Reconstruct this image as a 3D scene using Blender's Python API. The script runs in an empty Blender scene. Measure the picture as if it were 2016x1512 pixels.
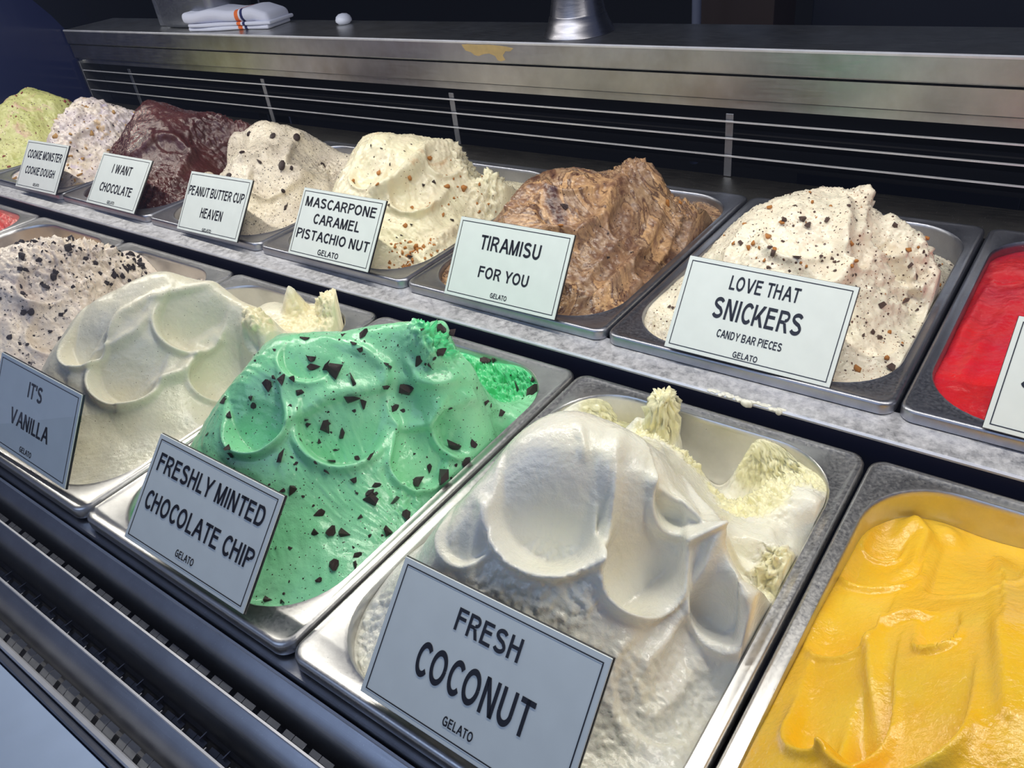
import bpy, bmesh, math, random
import numpy as np
from mathutils import Vector, Matrix

S = bpy.context.scene
COL = S.collection
random.seed(7)
rng = np.random.default_rng(11)

# ------------------------------------------------------------------ camera
CAM_R = np.array([[0.8052405, 0.5821536, -0.1126276],
                  [0.2554232, -0.5119752, -0.8201466],
                  [-0.5351138, 0.6316475, -0.5609587]])
CAM_C = np.array([0.59343842, -0.14245388, 0.40163026])
CAM_F = 1542.58
cam = bpy.data.objects.new('camera', bpy.data.cameras.new('camera'))
COL.objects.link(cam)
cam.data.sensor_width = 36.0
cam.data.lens = CAM_F / 2016 * 36.0
cam.data.clip_start = 0.005
r, d, f = CAM_R
cam.matrix_world = Matrix(((r[0], -d[0], -f[0], CAM_C[0]), (r[1], -d[1], -f[1], CAM_C[1]),
                           (r[2], -d[2], -f[2], CAM_C[2]), (0, 0, 0, 1)))
S.camera = cam

# ------------------------------------------------------------------ light
W = bpy.data.worlds.new('world'); S.world = W
W.use_nodes = True
bg = W.node_tree.nodes['Background']
bg.inputs[0].default_value = (0.42, 0.50, 0.80, 1)
bg.inputs[1].default_value = 0.24


def area(name, loc, target, sx, sy, power, color):
    l = bpy.data.lights.new(name, 'AREA'); l.shape = 'RECTANGLE'
    l.size = sx; l.size_y = sy; l.energy = power; l.color = color
    o = bpy.data.objects.new(name, l); COL.objects.link(o)
    o.location = loc
    o.rotation_euler = (Vector(target) - Vector(loc)).to_track_quat('-Z', 'Y').to_euler()
    return o


area('case_light_tube', (-0.3, 0.36, 0.56), (-0.3, 0.34, 0.0), 2.6, 0.012, 10.4, (1.0, 0.95, 0.84))
area('window_daylight', (-0.2, -1.6, 1.7), (0.0, 0.3, 0.0), 2.2, 1.2, 12.0, (0.52, 0.68, 1.0))
S.view_settings.view_transform = 'Standard'
S.view_settings.look = 'None'
S.view_settings.gamma = 1.0
S.view_settings.use_curve_mapping = False
S.view_settings.exposure = 0.0


# ------------------------------------------------------------------ helpers
def srgb(r, g, b):
    o = []
    for c in (r, g, b):
        c /= 255.0
        o.append(c / 12.92 if c <= 0.04045 else ((c + 0.055) / 1.055) ** 2.4)
    return tuple(o) + (1.0,)


class NT:
    """tiny node-graph helper"""
    def __init__(s, name):
        s.m = bpy.data.materials.new(name); s.m.use_nodes = True
        s.t = s.m.node_tree; s.b = s.t.nodes['Principled BSDF']
        s.co = None

    def n(s, typ, **kw):
        nd = s.t.nodes.new(typ)
        for k, v in kw.items():
            if k.startswith('i_'):
                nd.inputs[k[2:].replace('_', ' ')].default_value = v
            else:
                setattr(nd, k, v)
        return nd

    def l(s, a, b): s.t.links.new(a, b)

    def coord(s, scale=(1, 1, 1), rot=(0, 0, 0)):
        if s.co is None: s.co = s.n('ShaderNodeTexCoord')
        mp = s.n('ShaderNodeMapping')
        mp.inputs['Scale'].default_value = scale; mp.inputs['Rotation'].default_value = rot
        s.l(s.co.outputs['Object'], mp.inputs['Vector'])
        return mp.outputs[0]

    def noise(s, vec, scale, detail=3, rough=0.5, dist=0.0):
        nd = s.n('ShaderNodeTexNoise'); nd.inputs['Scale'].default_value = scale
        nd.inputs['Detail'].default_value = detail; nd.inputs['Roughness'].default_value = rough
        nd.inputs['Distortion'].default_value = dist
        s.l(vec, nd.inputs['Vector']); return nd.outputs['Fac']

    def ramp(s, fac, stops, interp='LINEAR'):
        nd = s.n('ShaderNodeValToRGB'); cr = nd.color_ramp; cr.interpolation = interp
        while len(cr.elements) < len(stops): cr.elements.new(0.5)
        for e, (p, c) in zip(cr.elements, stops): e.position = p; e.color = c
        s.l(fac, nd.inputs[0]); return nd.outputs[0]

    def mix(s, fac, a, b, mode='MIX'):
        nd = s.n('ShaderNodeMix', data_type='RGBA', blend_type=mode)
        for sock, v in ((nd.inputs[0], fac), (nd.inputs[6], a), (nd.inputs[7], b)):
            if hasattr(v, 'is_linked') or hasattr(v, 'node'): s.l(v, sock)
            else: sock.default_value = v
        return nd.outputs[2]

    def bump(s, h, strength=0.3, dist=0.001, prev=None):
        nd = s.n('ShaderNodeBump'); nd.inputs['Strength'].default_value = strength
        nd.inputs['Distance'].default_value = dist; s.l(h, nd.inputs['Height'])
        if prev is not None: s.l(prev, nd.inputs['Normal'])
        return nd.outputs[0]

    def set(s, **kw):
        for k, v in kw.items():
            sock = s.b.inputs[k.replace('_', ' ')]
            if hasattr(v, 'node'): s.l(v, sock)
            else: sock.default_value = v
        return s


def G(v): return (v, v, v, 1)


def flat_mat(name, c, rough=0.5, metal=0.0, bumps=None, **kw):
    n = NT(name); n.set(Base_Color=c, Roughness=rough, Metallic=metal, **kw)
    f = n.noise(n.coord(), 60, 3)
    n.set(Base_Color=n.mix(f, tuple(x * 0.88 for x in c[:3]) + (1,), c))
    if bumps: n.set(Normal=n.bump(n.noise(n.coord(), bumps[0], 3), bumps[1], 0.0006))
    return n.m


def steel_mat(name, c=(0.60, 0.60, 0.62, 1), lo=0.18, hi=0.42, stretch=(3, 60, 60), frost=0.0, stain=None, metal=1.0):
    n = NT(name)
    br = n.noise(n.coord(stretch), 14, 4, 0.6)
    cl = n.noise(n.coord(), 22, 4, 0.6)
    sc = n.noise(n.coord((40, 6, 40), (0.3, 0.2, 0.7)), 30, 2, 0.7)
    col = n.mix(n.ramp(cl, [(0.35, G(0.0)), (0.7, G(1))]), tuple(x * 0.80 for x in c[:3]) + (1,), c)
    col = n.mix(n.ramp(sc, [(0.66, G(0)), (0.72, G(0.35))]), col, (0.85, 0.85, 0.88, 1))
    n.set(Metallic=metal)
    if stain: col = n.mix(n.ramp(n.noise(n.coord(), 9, 4, 0.65), [(0.5, G(0)), (0.72, G(0.6))]), col, stain)
    rgh = n.ramp(br, [(0.25, G(lo)), (0.8, G(hi))])
    if frost:
        fr = n.ramp(n.noise(n.coord(), 120, 8, 0.8, 0.2), [(0.36, G(0.1)), (0.66, G(frost))])
        col = n.mix(fr, col, (0.86, 0.86, 0.90, 1))
        rgh = n.mix(fr, rgh, G(0.6))
        n.set(Metallic=n.ramp(fr, [(0, G(1)), (1, G(0.35))]))
    n.set(Base_Color=col, Roughness=rgh, Normal=n.bump(br, 0.08, 0.0004))
    return n.m


# ---- mesh helpers
def link(name, me, mat, parent=None):
    o = bpy.data.objects.new(name, me); COL.objects.link(o)
    if mat is not None and not me.materials: me.materials.append(mat)
    if parent is not None: o.parent = parent
    return o


def mesh(name, verts, faces, smooth=False):
    me = bpy.data.meshes.new(name); me.from_pydata([tuple(v) for v in verts], [], faces); me.update()
    if smooth: me.polygons.foreach_set('use_smooth', [True] * len(me.polygons))
    return me


def tag(o, label=None, cat=None, group=None, kind=None):
    if label: o['label'] = label
    if cat: o['category'] = cat
    if group: o['group'] = group
    if kind: o['kind'] = kind
    return o


def empty(name, loc=(0, 0, 0)):
    o = bpy.data.objects.new(name, None); COL.objects.link(o); o.location = loc
    o.empty_display_size = 0.02
    return o


def bm_box(bm, lo, hi, bevel=0.0, seg=2):
    r = bmesh.ops.create_cube(bm, size=1.0); vs = r['verts']
    for v in vs:
        v.co = Vector(((v.co[i] + 0.5) * (hi[i] - lo[i]) + lo[i] for i in range(3)))
    if bevel:
        es = list({e for v in vs for e in v.link_edges})
        bmesh.ops.bevel(bm, geom=es, offset=bevel, segments=seg, profile=0.5, affect='EDGES')


def box(name, lo, hi, mat, parent=None, bevel=0.0):
    bm = bmesh.new(); bm_box(bm, lo, hi, bevel)
    me = bpy.data.meshes.new(name); bm.to_mesh(me); bm.free()
    return link(name, me, mat, parent)


def extrude_profile(name, prof, x0, x1, mat, parent=None, closed=True, smooth=False, nx=1):
    """profile of (y,z) points swept along x, capped"""
    n = len(prof); v = []; fc = []
    for k in range(nx + 1):
        x = x0 + (x1 - x0) * k / nx
        v += [(x, p[0], p[1]) for p in prof]
    for k in range(nx):
        for i in range(n if closed else n - 1):
            j = (i + 1) % n
            fc.append((k * n + i, (k + 1) * n + i, (k + 1) * n + j, k * n + j))
    if closed:
        fc.append(tuple(range(n))); fc.append(tuple(nx * n + i for i in reversed(range(n))))
    me = mesh(name, v, fc)
    bm = bmesh.new(); bm.from_mesh(me); bmesh.ops.recalc_face_normals(bm, faces=bm.faces); bm.to_mesh(me); bm.free()
    if smooth: me.set_sharp_from_angle(angle=math.radians(40)); me.polygons.foreach_set('use_smooth', [True] * len(me.polygons))
    return link(name, me, mat, parent)


def rrect(x0, y0, x1, y1, r, z, n=10):
    pts = []
    for cx, cy, a0 in ((x1 - r, y0 + r, -90), (x1 - r, y1 - r, 0), (x0 + r, y1 - r, 90), (x0 + r, y0 + r, 180)):
        for k in range(n + 1):
            a = math.radians(a0 + 90 * k / n); pts.append((cx + r * math.cos(a), cy + r * math.sin(a), z))
    return pts


def loops_mesh(name, loops, cap=True):
    n = len(loops[0]); v = [p for l in loops for p in l]; fc = []
    for k in range(len(loops) - 1):
        for i in range(n):
            j = (i + 1) % n
            fc.append((k * n + i, k * n + j, (k + 1) * n + j, (k + 1) * n + i))
    if cap: fc.append(tuple((len(loops) - 1) * n + i for i in range(n)))
    me = mesh(name, v, fc)
    bm = bmesh.new(); bm.from_mesh(me); bmesh.ops.recalc_face_normals(bm, faces=bm.faces); bm.to_mesh(me); bm.free()
    me.polygons.foreach_set('use_smooth', [True] * len(me.polygons))
    me.set_sharp_from_angle(angle=math.radians(50))
    return me


def ray(u, v):
    return CAM_R.T @ np.array([(u - 1008) / CAM_F, (v - 756) / CAM_F, 1.0])


def at(u, v, axis, val):
    dd = ray(u, v); i = 'xyz'.index(axis)
    return CAM_C + dd * (val - CAM_C[i]) / dd[i]


# ---- numpy gradient noise
_perm = rng.permutation(256); _perm = np.concatenate([_perm, _perm, _perm])
_g = rng.normal(size=(256, 3)); _g /= np.linalg.norm(_g, axis=1)[:, None]


def perlin(p):
    i = np.floor(p).astype(int); f_ = p - i; i &= 255
    w = f_ * f_ * f_ * (f_ * (f_ * 6 - 15) + 10)
    out = 0
    for dx in (0, 1):
        wx = w[:, 0] if dx else 1 - w[:, 0]
        for dy in (0, 1):
            wy = w[:, 1] if dy else 1 - w[:, 1]
            for dz in (0, 1):
                wz = w[:, 2] if dz else 1 - w[:, 2]
                h = _perm[_perm[_perm[i[:, 0] + dx] + i[:, 1] + dy] + i[:, 2] + dz]
                g = _g[h]
                out = out + wx * wy * wz * ((f_ - np.array([dx, dy, dz])) * g).sum(1)
    return out


def fbm(p, octv=3, gain=0.5):
    o = 0; a = 1.0
    for k in range(octv):
        o = o + a * perlin(p * (2.03 ** k) + 17.3 * k); a *= gain
    return o


def sstep(a, b, x):
    t = np.clip((x - a) / (b - a), 0, 1); return t * t * (3 - 2 * t)


# ------------------------------------------------------------------ materials
M = {}
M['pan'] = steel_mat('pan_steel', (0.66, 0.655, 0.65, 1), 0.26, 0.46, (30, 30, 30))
M['pan_far'] = steel_mat('pan_steel_shaded', (0.40, 0.41, 0.46, 1), 0.28, 0.5, (30, 30, 30))  # same pan steel, with the back row's dimmer, bluer light put into the colour
M['blade'] = steel_mat('louvre_steel', (0.42, 0.43, 0.47, 1), 0.30, 0.42, (2, 90, 90))
M['edge'] = steel_mat('edge_highlight_steel', (0.90, 0.90, 0.93, 1), 0.38, 0.5, (2, 60, 60), metal=0.6)  # paler steel: the highlight lines along edges are put into this colour
M['ledge'] = steel_mat('frosted_ledge_steel', (0.66, 0.66, 0.68, 1), 0.3, 0.5, (10, 40, 40), frost=0.75)
M['rail'] = steel_mat('dull_rail_steel', (0.20, 0.19, 0.17, 1), 0.35, 0.55, (3, 40, 40))
M['ledge_shade'] = flat_mat('shaded_ledge_face', (0.006, 0.007, 0.030, 1), 0.3)  # steel ledge face in shadow; the shade and dark reflection are painted as navy
M['counter'] = steel_mat('counter_steel', (0.68, 0.68, 0.66, 1), 0.28, 0.42, (3, 40, 40), stain=(0.40, 0.36, 0.28, 1))
M['dark'] = flat_mat('dark_duct', (0.012, 0.012, 0.016, 1), 0.55)
M['slat'] = steel_mat('dark_slat_steel', (0.075, 0.068, 0.065, 1), 0.25, 0.5, (2, 60, 60))
M['black'] = flat_mat('black_wall', (0.004, 0.0045, 0.008, 1), 0.7)
M['navy'] = flat_mat('navy_wall', (0.006, 0.009, 0.022, 1), 0.45)
M['sill'] = flat_mat('sky_tinted_sill', srgb(206, 226, 255), 0.3)  # white sill, its reflected blue daylight put into the colour
M['sign'] = flat_mat('sign_plastic', srgb(226, 234, 232), 0.28)
M['sign_edge'] = flat_mat('sign_black_core', (0.01, 0.01, 0.014, 1), 0.4)
M['ink'] = flat_mat('sign_ink', (0.012, 0.012, 0.02, 1), 0.35)
M['tab'] = steel_mat('deflector_steel', (0.45, 0.47, 0.52, 1), 0.35, 0.5, (20, 20, 20))
M['choc'] = flat_mat('chocolate_chip', (0.035, 0.016, 0.014, 1), 0.32, bumps=(900, 0.6))
M['candy'] = flat_mat('candy_bit', srgb(92, 70, 62), 0.4, bumps=(600, 0.6))
M['cookie'] = flat_mat('cookie_crumb', srgb(52, 44, 48), 0.75, bumps=(700, 0.8))
M['nut'] = flat_mat('caramel_nut', srgb(196, 128, 58), 0.35, bumps=(500, 0.5))
M['dough'] = flat_mat('cookie_dough', srgb(196, 152, 92), 0.55, bumps=(500, 0.5))
M['red_bit'] = flat_mat('red_fruit', srgb(150, 60, 60), 0.4)


def gelato_mat(name, c, c2=None, speck=None, swirl=None, rough=0.34, grain=0.25, sss=0.12, blotch=None, dry=None, coat=0.45):
    n = NT(name)
    col = n.mix(n.ramp(n.noise(n.coord(), 26, 3, 0.5), [(0.35, G(0)), (0.68, G(1))]), c, c2 or tuple(x * 0.93 for x in c[:3]) + (1,))
    if swirl:
        w = n.n('ShaderNodeTexWave', wave_type='BANDS', bands_direction='DIAGONAL')
        w.inputs['Scale'].default_value = swirl[0]; w.inputs['Distortion'].default_value = swirl[1]
        w.inputs['Detail'].default_value = 4; w.inputs['Detail Scale'].default_value = swirl[2]
        w.inputs['Detail Roughness'].default_value = 0.55
        n.l(n.coord((1, 1.2, 1.0)), w.inputs['Vector'])
        mar = n.noise(n.coord((1.0, 1.5, 0.8), (0.2, 0.3, 0.7)), swirl[0], 4, 0.55, swirl[1])
        col = n.ramp(mar, swirl[3])
        big = n.ramp(n.noise(n.coord(), 11, 3, 0.6, 0.8), [(0.42, G(0)), (0.62, G(1))])
        col = n.mix(big, col, n.ramp(n.noise(n.coord((1.6, 1, 1), (0.5, 0.1, 1.2)), swirl[0] * 1.4, 5, 0.6, swirl[1] * 0.8), swirl[4]))
    for b in (blotch or []):        # (scale, lo, hi, amount, colour)
        col = n.mix(n.ramp(n.noise(n.coord(), b[0], 4, 0.6, 0.7), [(b[1], G(0)), (b[2], G(b[3]))]), col, b[4])
    for k, (sc, th, cc) in enumerate(speck or []):
        v = n.n('ShaderNodeTexVoronoi'); v.inputs['Scale'].default_value = sc; v.inputs['Randomness'].default_value = 1.0
        n.l(n.coord((1, 1 + 0.3 * k, 1), (0.4 * k, 0.9 * k, 0.2)), v.inputs['Vector'])
        pick = n.n('ShaderNodeSeparateColor'); n.l(v.outputs['Color'], pick.inputs[0])
        thr = n.n('ShaderNodeMath', operation='MULTIPLY'); n.l(pick.outputs[0], thr.inputs[0]); thr.inputs[1].default_value = th
        lt = n.n('ShaderNodeMath', operation='LESS_THAN'); n.l(v.outputs['Distance'], lt.inputs[0]); n.l(thr.outputs[0], lt.inputs[1])
        col = n.mix(lt.outputs[0], col, cc)
    if dry:
        a_ = n.n('ShaderNodeAttribute'); a_.attribute_name = 'scraped'
        col = n.mix(a_.outputs['Fac'], col, dry)
        rg = n.n('ShaderNodeMath', operation='MULTIPLY_ADD'); n.l(a_.outputs['Fac'], rg.inputs[0]); rg.inputs[1].default_value = 0.35; rg.inputs[2].default_value = 0
    b1 = n.bump(n.noise(n.coord(), 150, 4, 0.6), grain, 0.0018)
    b1 = n.bump(n.noise(n.coord((1, 1, 1)), 340, 3, 0.6, 0.8), grain * 0.8, 0.0009, b1)
    b2 = n.bump(n.noise(n.coord((1, 1, 1)), 900, 2, 0.5), grain * 0.8, 0.0003, b1)
    n.set(Base_Color=col, Roughness=n.ramp(n.noise(n.coord(), 40, 3), [(0.3, G(rough * 0.75)), (0.7, G(rough * 1.3))]), Normal=b2,
          Specular_IOR_Level=0.5)
    n.set(Subsurface_Weight=sss, Subsurface_Scale=0.006)
    n.b.inputs['Coat Weight'].default_value = coat; n.b.inputs['Coat Roughness'].default_value = 0.045
    n.l(n.bump(n.noise(n.coord(), 230, 3, 0.55, 0.5), 0.8, 0.0022, b1), n.b.inputs['Coat Normal'])
    n.b.inputs['Subsurface Radius'].default_value = (1.0, 0.8, 0.6)
    return n.m


DK = (0.03, 0.016, 0.012, 1)
GM = {
 'mint': gelato_mat('mint_gelato', srgb(136, 220, 164), srgb(150, 224, 176), [(420, .22, DK)], rough=0.17, grain=0.26, dry=srgb(88, 212, 142)),
 'coconut': gelato_mat('coconut_gelato', srgb(242, 240, 228), srgb(246, 243, 222), rough=0.2, grain=0.32, sss=0.2, dry=srgb(246, 240, 196)),
 'vanilla': gelato_mat('vanilla_gelato', srgb(232, 226, 200), srgb(226, 222, 204), [(330, .13, srgb(90, 75, 55))], rough=0.27, grain=0.3, sss=0.18, dry=srgb(240, 230, 190)),
 'mango': gelato_mat('mango_gelato', srgb(252, 192, 28), srgb(250, 204, 54), rough=0.22, grain=0.4),
 'cookies': gelato_mat('cookies_gelato', srgb(234, 220, 202), srgb(218, 204, 192), [(260, .22, srgb(60, 50, 55))], grain=0.45,
                       blotch=[(26, .56, .66, .55, srgb(176, 160, 156)), (170, .60, .66, .9, srgb(62, 54, 60))], dry=None),
 'caramel': gelato_mat('hazelnut_gelato', srgb(200, 160, 118), srgb(222, 196, 162), [(240, .3, srgb(70, 55, 50))], grain=0.4),
 'red': gelato_mat('berry_gelato', srgb(214, 62, 58), srgb(226, 120, 110), rough=0.3, grain=0.6, blotch=[(70, .5, .62, .8, srgb(236, 160, 150))]),
 'pistachio': gelato_mat('green_gelato', srgb(214, 212, 142), srgb(196, 198, 122), [(200, .28, srgb(110, 84, 60))], grain=0.5,
                         blotch=[(22, .56, .66, .8, srgb(222, 178, 160)), (30, .6, .7, .7, srgb(160, 180, 90))]),
 'dough': gelato_mat('lavender_cream_gelato', srgb(230, 216, 198), srgb(216, 204, 206), [(210, .3, srgb(112, 92, 110))], grain=0.4,
                     blotch=[(34, .58, .68, .7, srgb(194, 182, 222)), (26, .60, .68, .7, srgb(212, 178, 120))]),
 'chocolate': gelato_mat('chocolate_gelato', srgb(84, 42, 36), srgb(68, 34, 32), rough=0.2, grain=0.6, sss=0.0),
 'pbc': gelato_mat('peanut_gelato', srgb(234, 222, 198), srgb(214, 202, 184), [(300, .30, srgb(70, 55, 48)), (560, .3, srgb(90, 72, 60))], grain=0.35),
 'mascarpone': gelato_mat('mascarpone_gelato', srgb(244, 236, 200), srgb(238, 226, 196), [(230, .16, srgb(120, 92, 60))], rough=0.28, grain=0.3, sss=0.15,
                          blotch=[(20, .60, .70, .55, srgb(214, 164, 104))]),
 'tiramisu': gelato_mat('tiramisu_gelato', srgb(150, 110, 80), rough=0.22, grain=0.4, sss=0.0,
        swirl=(9.5, 3.0, 0.9, [(0.30, srgb(66, 38, 34)), (0.38, srgb(120, 86, 64)), (0.46, srgb(182, 150, 116)), (0.50, srgb(92, 60, 48)), (0.54, srgb(214, 172, 124)), (0.62, srgb(150, 112, 84)), (0.70, srgb(74, 44, 40))],
               [(0.30, srgb(92, 62, 54)), (0.42, srgb(156, 122, 96)), (0.50, srgb(118, 84, 66)), (0.56, srgb(172, 134, 100)), (0.68, srgb(96, 62, 54))]), speck=[(260, .2, srgb(50, 26, 24))]),
 'candy': gelato_mat('candy_gelato', srgb(248, 240, 216), srgb(244, 230, 206), [(210, .26, srgb(92, 66, 54)), (420, .26, srgb(150, 100, 66))], rough=0.27, grain=0.3, sss=0.15,
                     blotch=[(24, .60, .72, .4, srgb(218, 176, 150))]),
 'strawberry': gelato_mat('strawberry_gelato', srgb(224, 34, 36), srgb(214, 28, 52), rough=0.26, grain=0.35, sss=0.05),
}

# ------------------------------------------------------------------ case carcass
XL, XR = -1.38, 1.15
PITCH = 0.255; DEP = 0.355; BY = 0.391; BZ = 0.0225; BX = -0.25

grille = empty('front_air_grille', (0, -0.05, -0.05))
tag(grille, 'stainless steel louvred air grille with three curved blades in front of the front pans', 'air grille')
box('duct_floor', (XL, -0.104, -0.078), (XR, -0.004, -0.072), M['dark'], grille)


def P0(o, par):   # keep world position under an offset empty
    o.location = -par.location; return o


P0(grille.children[0], grille)
for (yt, zt) in ((-0.0056, -0.0200), (-0.0338, -0.0200), (-0.0662, -0.0200)):
    prof = []
    for k in range(9):                       # quarter-round blade that falls towards the customer
        a = math.radians(28 + 67 * k / 8)
        prof.append((yt - 0.0015 - 0.031 * (math.sin(a) - math.sin(math.radians(28))), zt - 0.001 - 0.0265 * (math.cos(math.radians(28)) - math.cos(a))))
    prof += [(yt - 0.0200, zt - 0.0285), (yt - 0.0205, zt - 0.0315), (yt - 0.0185, zt - 0.0315), (yt - 0.0165, zt - 0.0285)]
    prof += [(p[0] + 0.0016, p[1] - 0.0016) for p in prof[8::-1]]
    b = P0(extrude_profile('blade', prof, XL, XR, M['blade'], grille, smooth=True), grille)
    e = extrude_profile('highlight_edge', [(yt - 0.0016, zt - 0.0012), (yt - 0.0010, zt), (yt + 0.0004, zt), (yt + 0.0006, zt - 0.0016)], XL, XR, M['edge'], b)
# curved deflector tabs seen between the blades
bmt = bmesh.new()
for (a0, a1) in ((-0.0100, -0.0018), (-0.0012, 0.0095)):
    vs = []
    for x in (a0, a1):
        for k in range(5):
            a = math.radians(18 * k)
            vs.append(bmt.verts.new((x, -0.012 * math.sin(a), -0.010 * (1 - math.cos(a)))))
    for k in range(4): bmt.faces.new((vs[k], vs[k + 1], vs[6 + k], vs[5 + k]))
bmesh.ops.solidify(bmt, geom=bmt.faces[:], thickness=0.0006)
tabme = bpy.data.meshes.new('deflector_tab'); bmt.to_mesh(tabme); bmt.free(); tabme.materials.append(M['tab'])
finme = mesh('fin', [(-.0004, 0, 0), (.0004, 0, 0), (.0004, -.03, 0), (-.0004, -.03, 0), (-.0004, 0, -.03), (.0004, 0, -.03), (.0004, -.03, -.03), (-.0004, -.03, -.03)],
             [(0, 3, 2, 1), (4, 5, 6, 7), (0, 1, 5, 4), (1, 2, 6, 5), (2, 3, 7, 6), (3, 0, 4, 7)])
finme.materials.append(M['tab'])
for row, (y, z) in enumerate(((-0.0300 + 0.0345, -0.040), (-0.0250, -0.036), (-0.0560, -0.050), (-0.0850, -0.031))):
    for k in range(42):
        x = -0.42 + k * 0.0248 + row * 0.007
        o = bpy.data.objects.new('deflector_tab', tabme); COL.objects.link(o); o.parent = grille
        o.location = Vector((x, y, z)) - grille.location
    if row in (1, 2):
        for k in range(42):
            o = bpy.data.objects.new('fin', finme); COL.objects.link(o); o.parent = grille
            o.location = Vector((-0.41 + k * 0.0248 + row * 0.009, y - 0.003 - (0.0 if row == 2 else 0.0), -0.047)) - grille.location
# trim rails and pale sill
tr = extrude_profile('trim_1', [(-0.0985, -0.030), (-0.0985, -0.0225), (-0.0975, -0.021), (-0.0950, -0.021), (-0.0940, -0.0225), (-0.0940, -0.078), (-0.0985, -0.078)], XL, XR, M['edge'])
tag(tr, kind='structure')
tr = extrude_profile('trim_2', [(-0.1040, -0.034), (-0.1040, -0.0245), (-0.1030, -0.0235), (-0.1005, -0.0235), (-0.0995, -0.0245), (-0.0995, -0.034)], XL, XR, M['blade'])
tag(tr, kind='structure')
sill = extrude_profile('front_sill', [(-0.105, -0.026), (-0.30, -0.030), (-0.31, -0.04), (-0.31, -0.6), (-0.105, -0.6)], XL, XR, M['sill'])
tag(sill, 'pale blue-white smooth front sill of the display case below the air grille', 'sill')
sill.name = 'front_sill'

# inner rails carrying the pans
body = empty('display_case_body', (0, 0.3, -0.3))
tag(body, 'stainless steel display case body carrying both rows of gelato pans', 'display case')
P0(extrude_profile('front_rail', [(-0.0035, -0.022), (-0.0035, -0.0135), (0.0120, -0.0135), (0.0120, -0.13), (0.004, -0.13), (0.004, -0.022)], XL, XR, M['blade'], body), body)
P0(extrude_profile('well_front', [(0.012, -0.24), (0.372, -0.24), (0.372, -0.23), (0.012, -0.23)], XL, XR, M['dark'], body), body)
P0(extrude_profile('middle_ledge', [(0.3655, 0.0065), (0.3652, 0.0090), (0.3665, 0.0102), (0.4000, 0.0118), (0.4000, 0.0090), (0.3700, 0.0065)], XL, XR, M['ledge'], body), body)
P0(extrude_profile('ledge_front', [(0.3668, -0.23), (0.3668, 0.0064), (0.3700, 0.0064), (0.3700, -0.23)], XL, XR, M['ledge_shade'], body), body)
P0(extrude_profile('highlight_edge', [(0.3650, 0.0068), (0.3648, 0.0086), (0.3658, 0.0098), (0.3664, 0.0092), (0.3654, 0.0070)], XL, XR, M['edge'], body), body)
P0(extrude_profile('well_back', [(0.39, -0.21), (0.78, -0.21), (0.78, -0.20), (0.39, -0.20)], XL, XR, M['dark'], body), body)
P0(extrude_profile('back_rail', [(0.742, -0.20), (0.742, 0.0105), (0.806, 0.0195), (0.812, 0.0165), (0.812, -0.2)], XL, XR, M['rail'], body), body)

# back louvre
lou = empty('back_louvre', (0, 0.81, 0.06))
tag(lou, 'long black louvre vent with thin bright slat edges behind the back row', 'louvre vent')
P0(box('duct_back', (XL, 0.850, 0.016), (XR, 0.856, 0.125), M['dark'], lou), lou)
for z in (0.0480, 0.0705, 0.0915):
    s = P0(extrude_profile('slat', [(0.7995, z - 0.001), (0.7995, z), (0.801, z + 0.0004), (0.838, z - 0.020), (0.8375, z - 0.0215)], XL + .015, XR, M['slat'], lou), lou)
    e = extrude_profile('highlight_edge', [(0.7988, z - 0.0010), (0.7988, z + 0.0006), (0.8002, z + 0.0010), (0.8008, z - 0.0006)], XL + .015, XR, M['edge'], s)
for x in (-1.1735, -0.7141, -0.2506, 0.2041, 0.66):
    P0(box('post', (x - 0.0050, 0.8030, 0.020), (x + 0.0050, 0.8052, 0.1000), M['tab'], lou, 0.0005), lou)
P0(box('end_post', (XL + 0.008, 0.796, 0.012), (XL + 0.016, 0.84, 0.112), M['blade'], lou, 0.001), lou)

# counter behind
ctr = empty('back_counter', (0, 0.86, 0.15))
tag(ctr, 'brushed stainless steel service counter above the black louvre', 'counter')
P0(extrude_profile('lower_fascia', [(0.8005, 0.1175), (0.7990, 0.1190), (0.7990, 0.1460), (0.806, 0.1470), (0.86, 0.147), (0.86, 0.106), (0.806, 0.106), (0.8065, 0.1175)], XL, XR, M['counter'], ctr), ctr)
P0(extrude_profile('upper_fascia', [(0.7965, 0.1495), (0.7955, 0.1510), (0.7960, 0.1765), (0.7975, 0.1782), (0.9210, 0.1785), (0.9220, 0.1770), (0.922, 0.1480), (0.86, 0.1475), (0.80, 0.1480)], XL + 0.002, XR + 0.5, M['counter'], ctr), ctr)
P0(extrude_profile('highlight_edge', [(0.7952, 0.1755), (0.7950, 0.1775), (0.7966, 0.1791), (0.7985, 0.1788), (0.7966, 0.1776)], XL + 0.002, XR + 0.5, M['edge'], ctr, smooth=True), ctr)  # painted highlight line along the counter's front edge

# end pane of the case (dark glass, reflected blue lights put into its colour)
n = NT('blue_reflection_glass'); n.set(Base_Color=(0.010, 0.016, 0.075, 1), Roughness=0.12, Specular_IOR_Level=0.45)
prof = [(-0.11, -0.02), (-0.10, 0.10), (-0.03, 0.26), (0.12, 0.37), (0.45, 0.42), (0.68, 0.35), (0.76, 0.247), (0.786, 0.211), (0.809, 0.169), (0.8185, 0.106), (0.818, 0.02), (0.5, 0.0)]
v = [(XL - 0.012, a, b) for a, b in prof] + [(XL - 0.004, a, b) for a, b in prof]
k = len(prof)
fc = [tuple(range(k)), tuple(reversed(range(k, 2 * k)))] + [(i, (i + 1) % k, k + (i + 1) % k, k + i) for i in range(k)]
o = link('end_glass_panel', mesh('end_glass_panel', v, fc), n.m)
tag(o, 'dark glass end panel at the far left of the display case', 'glass panel')

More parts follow.
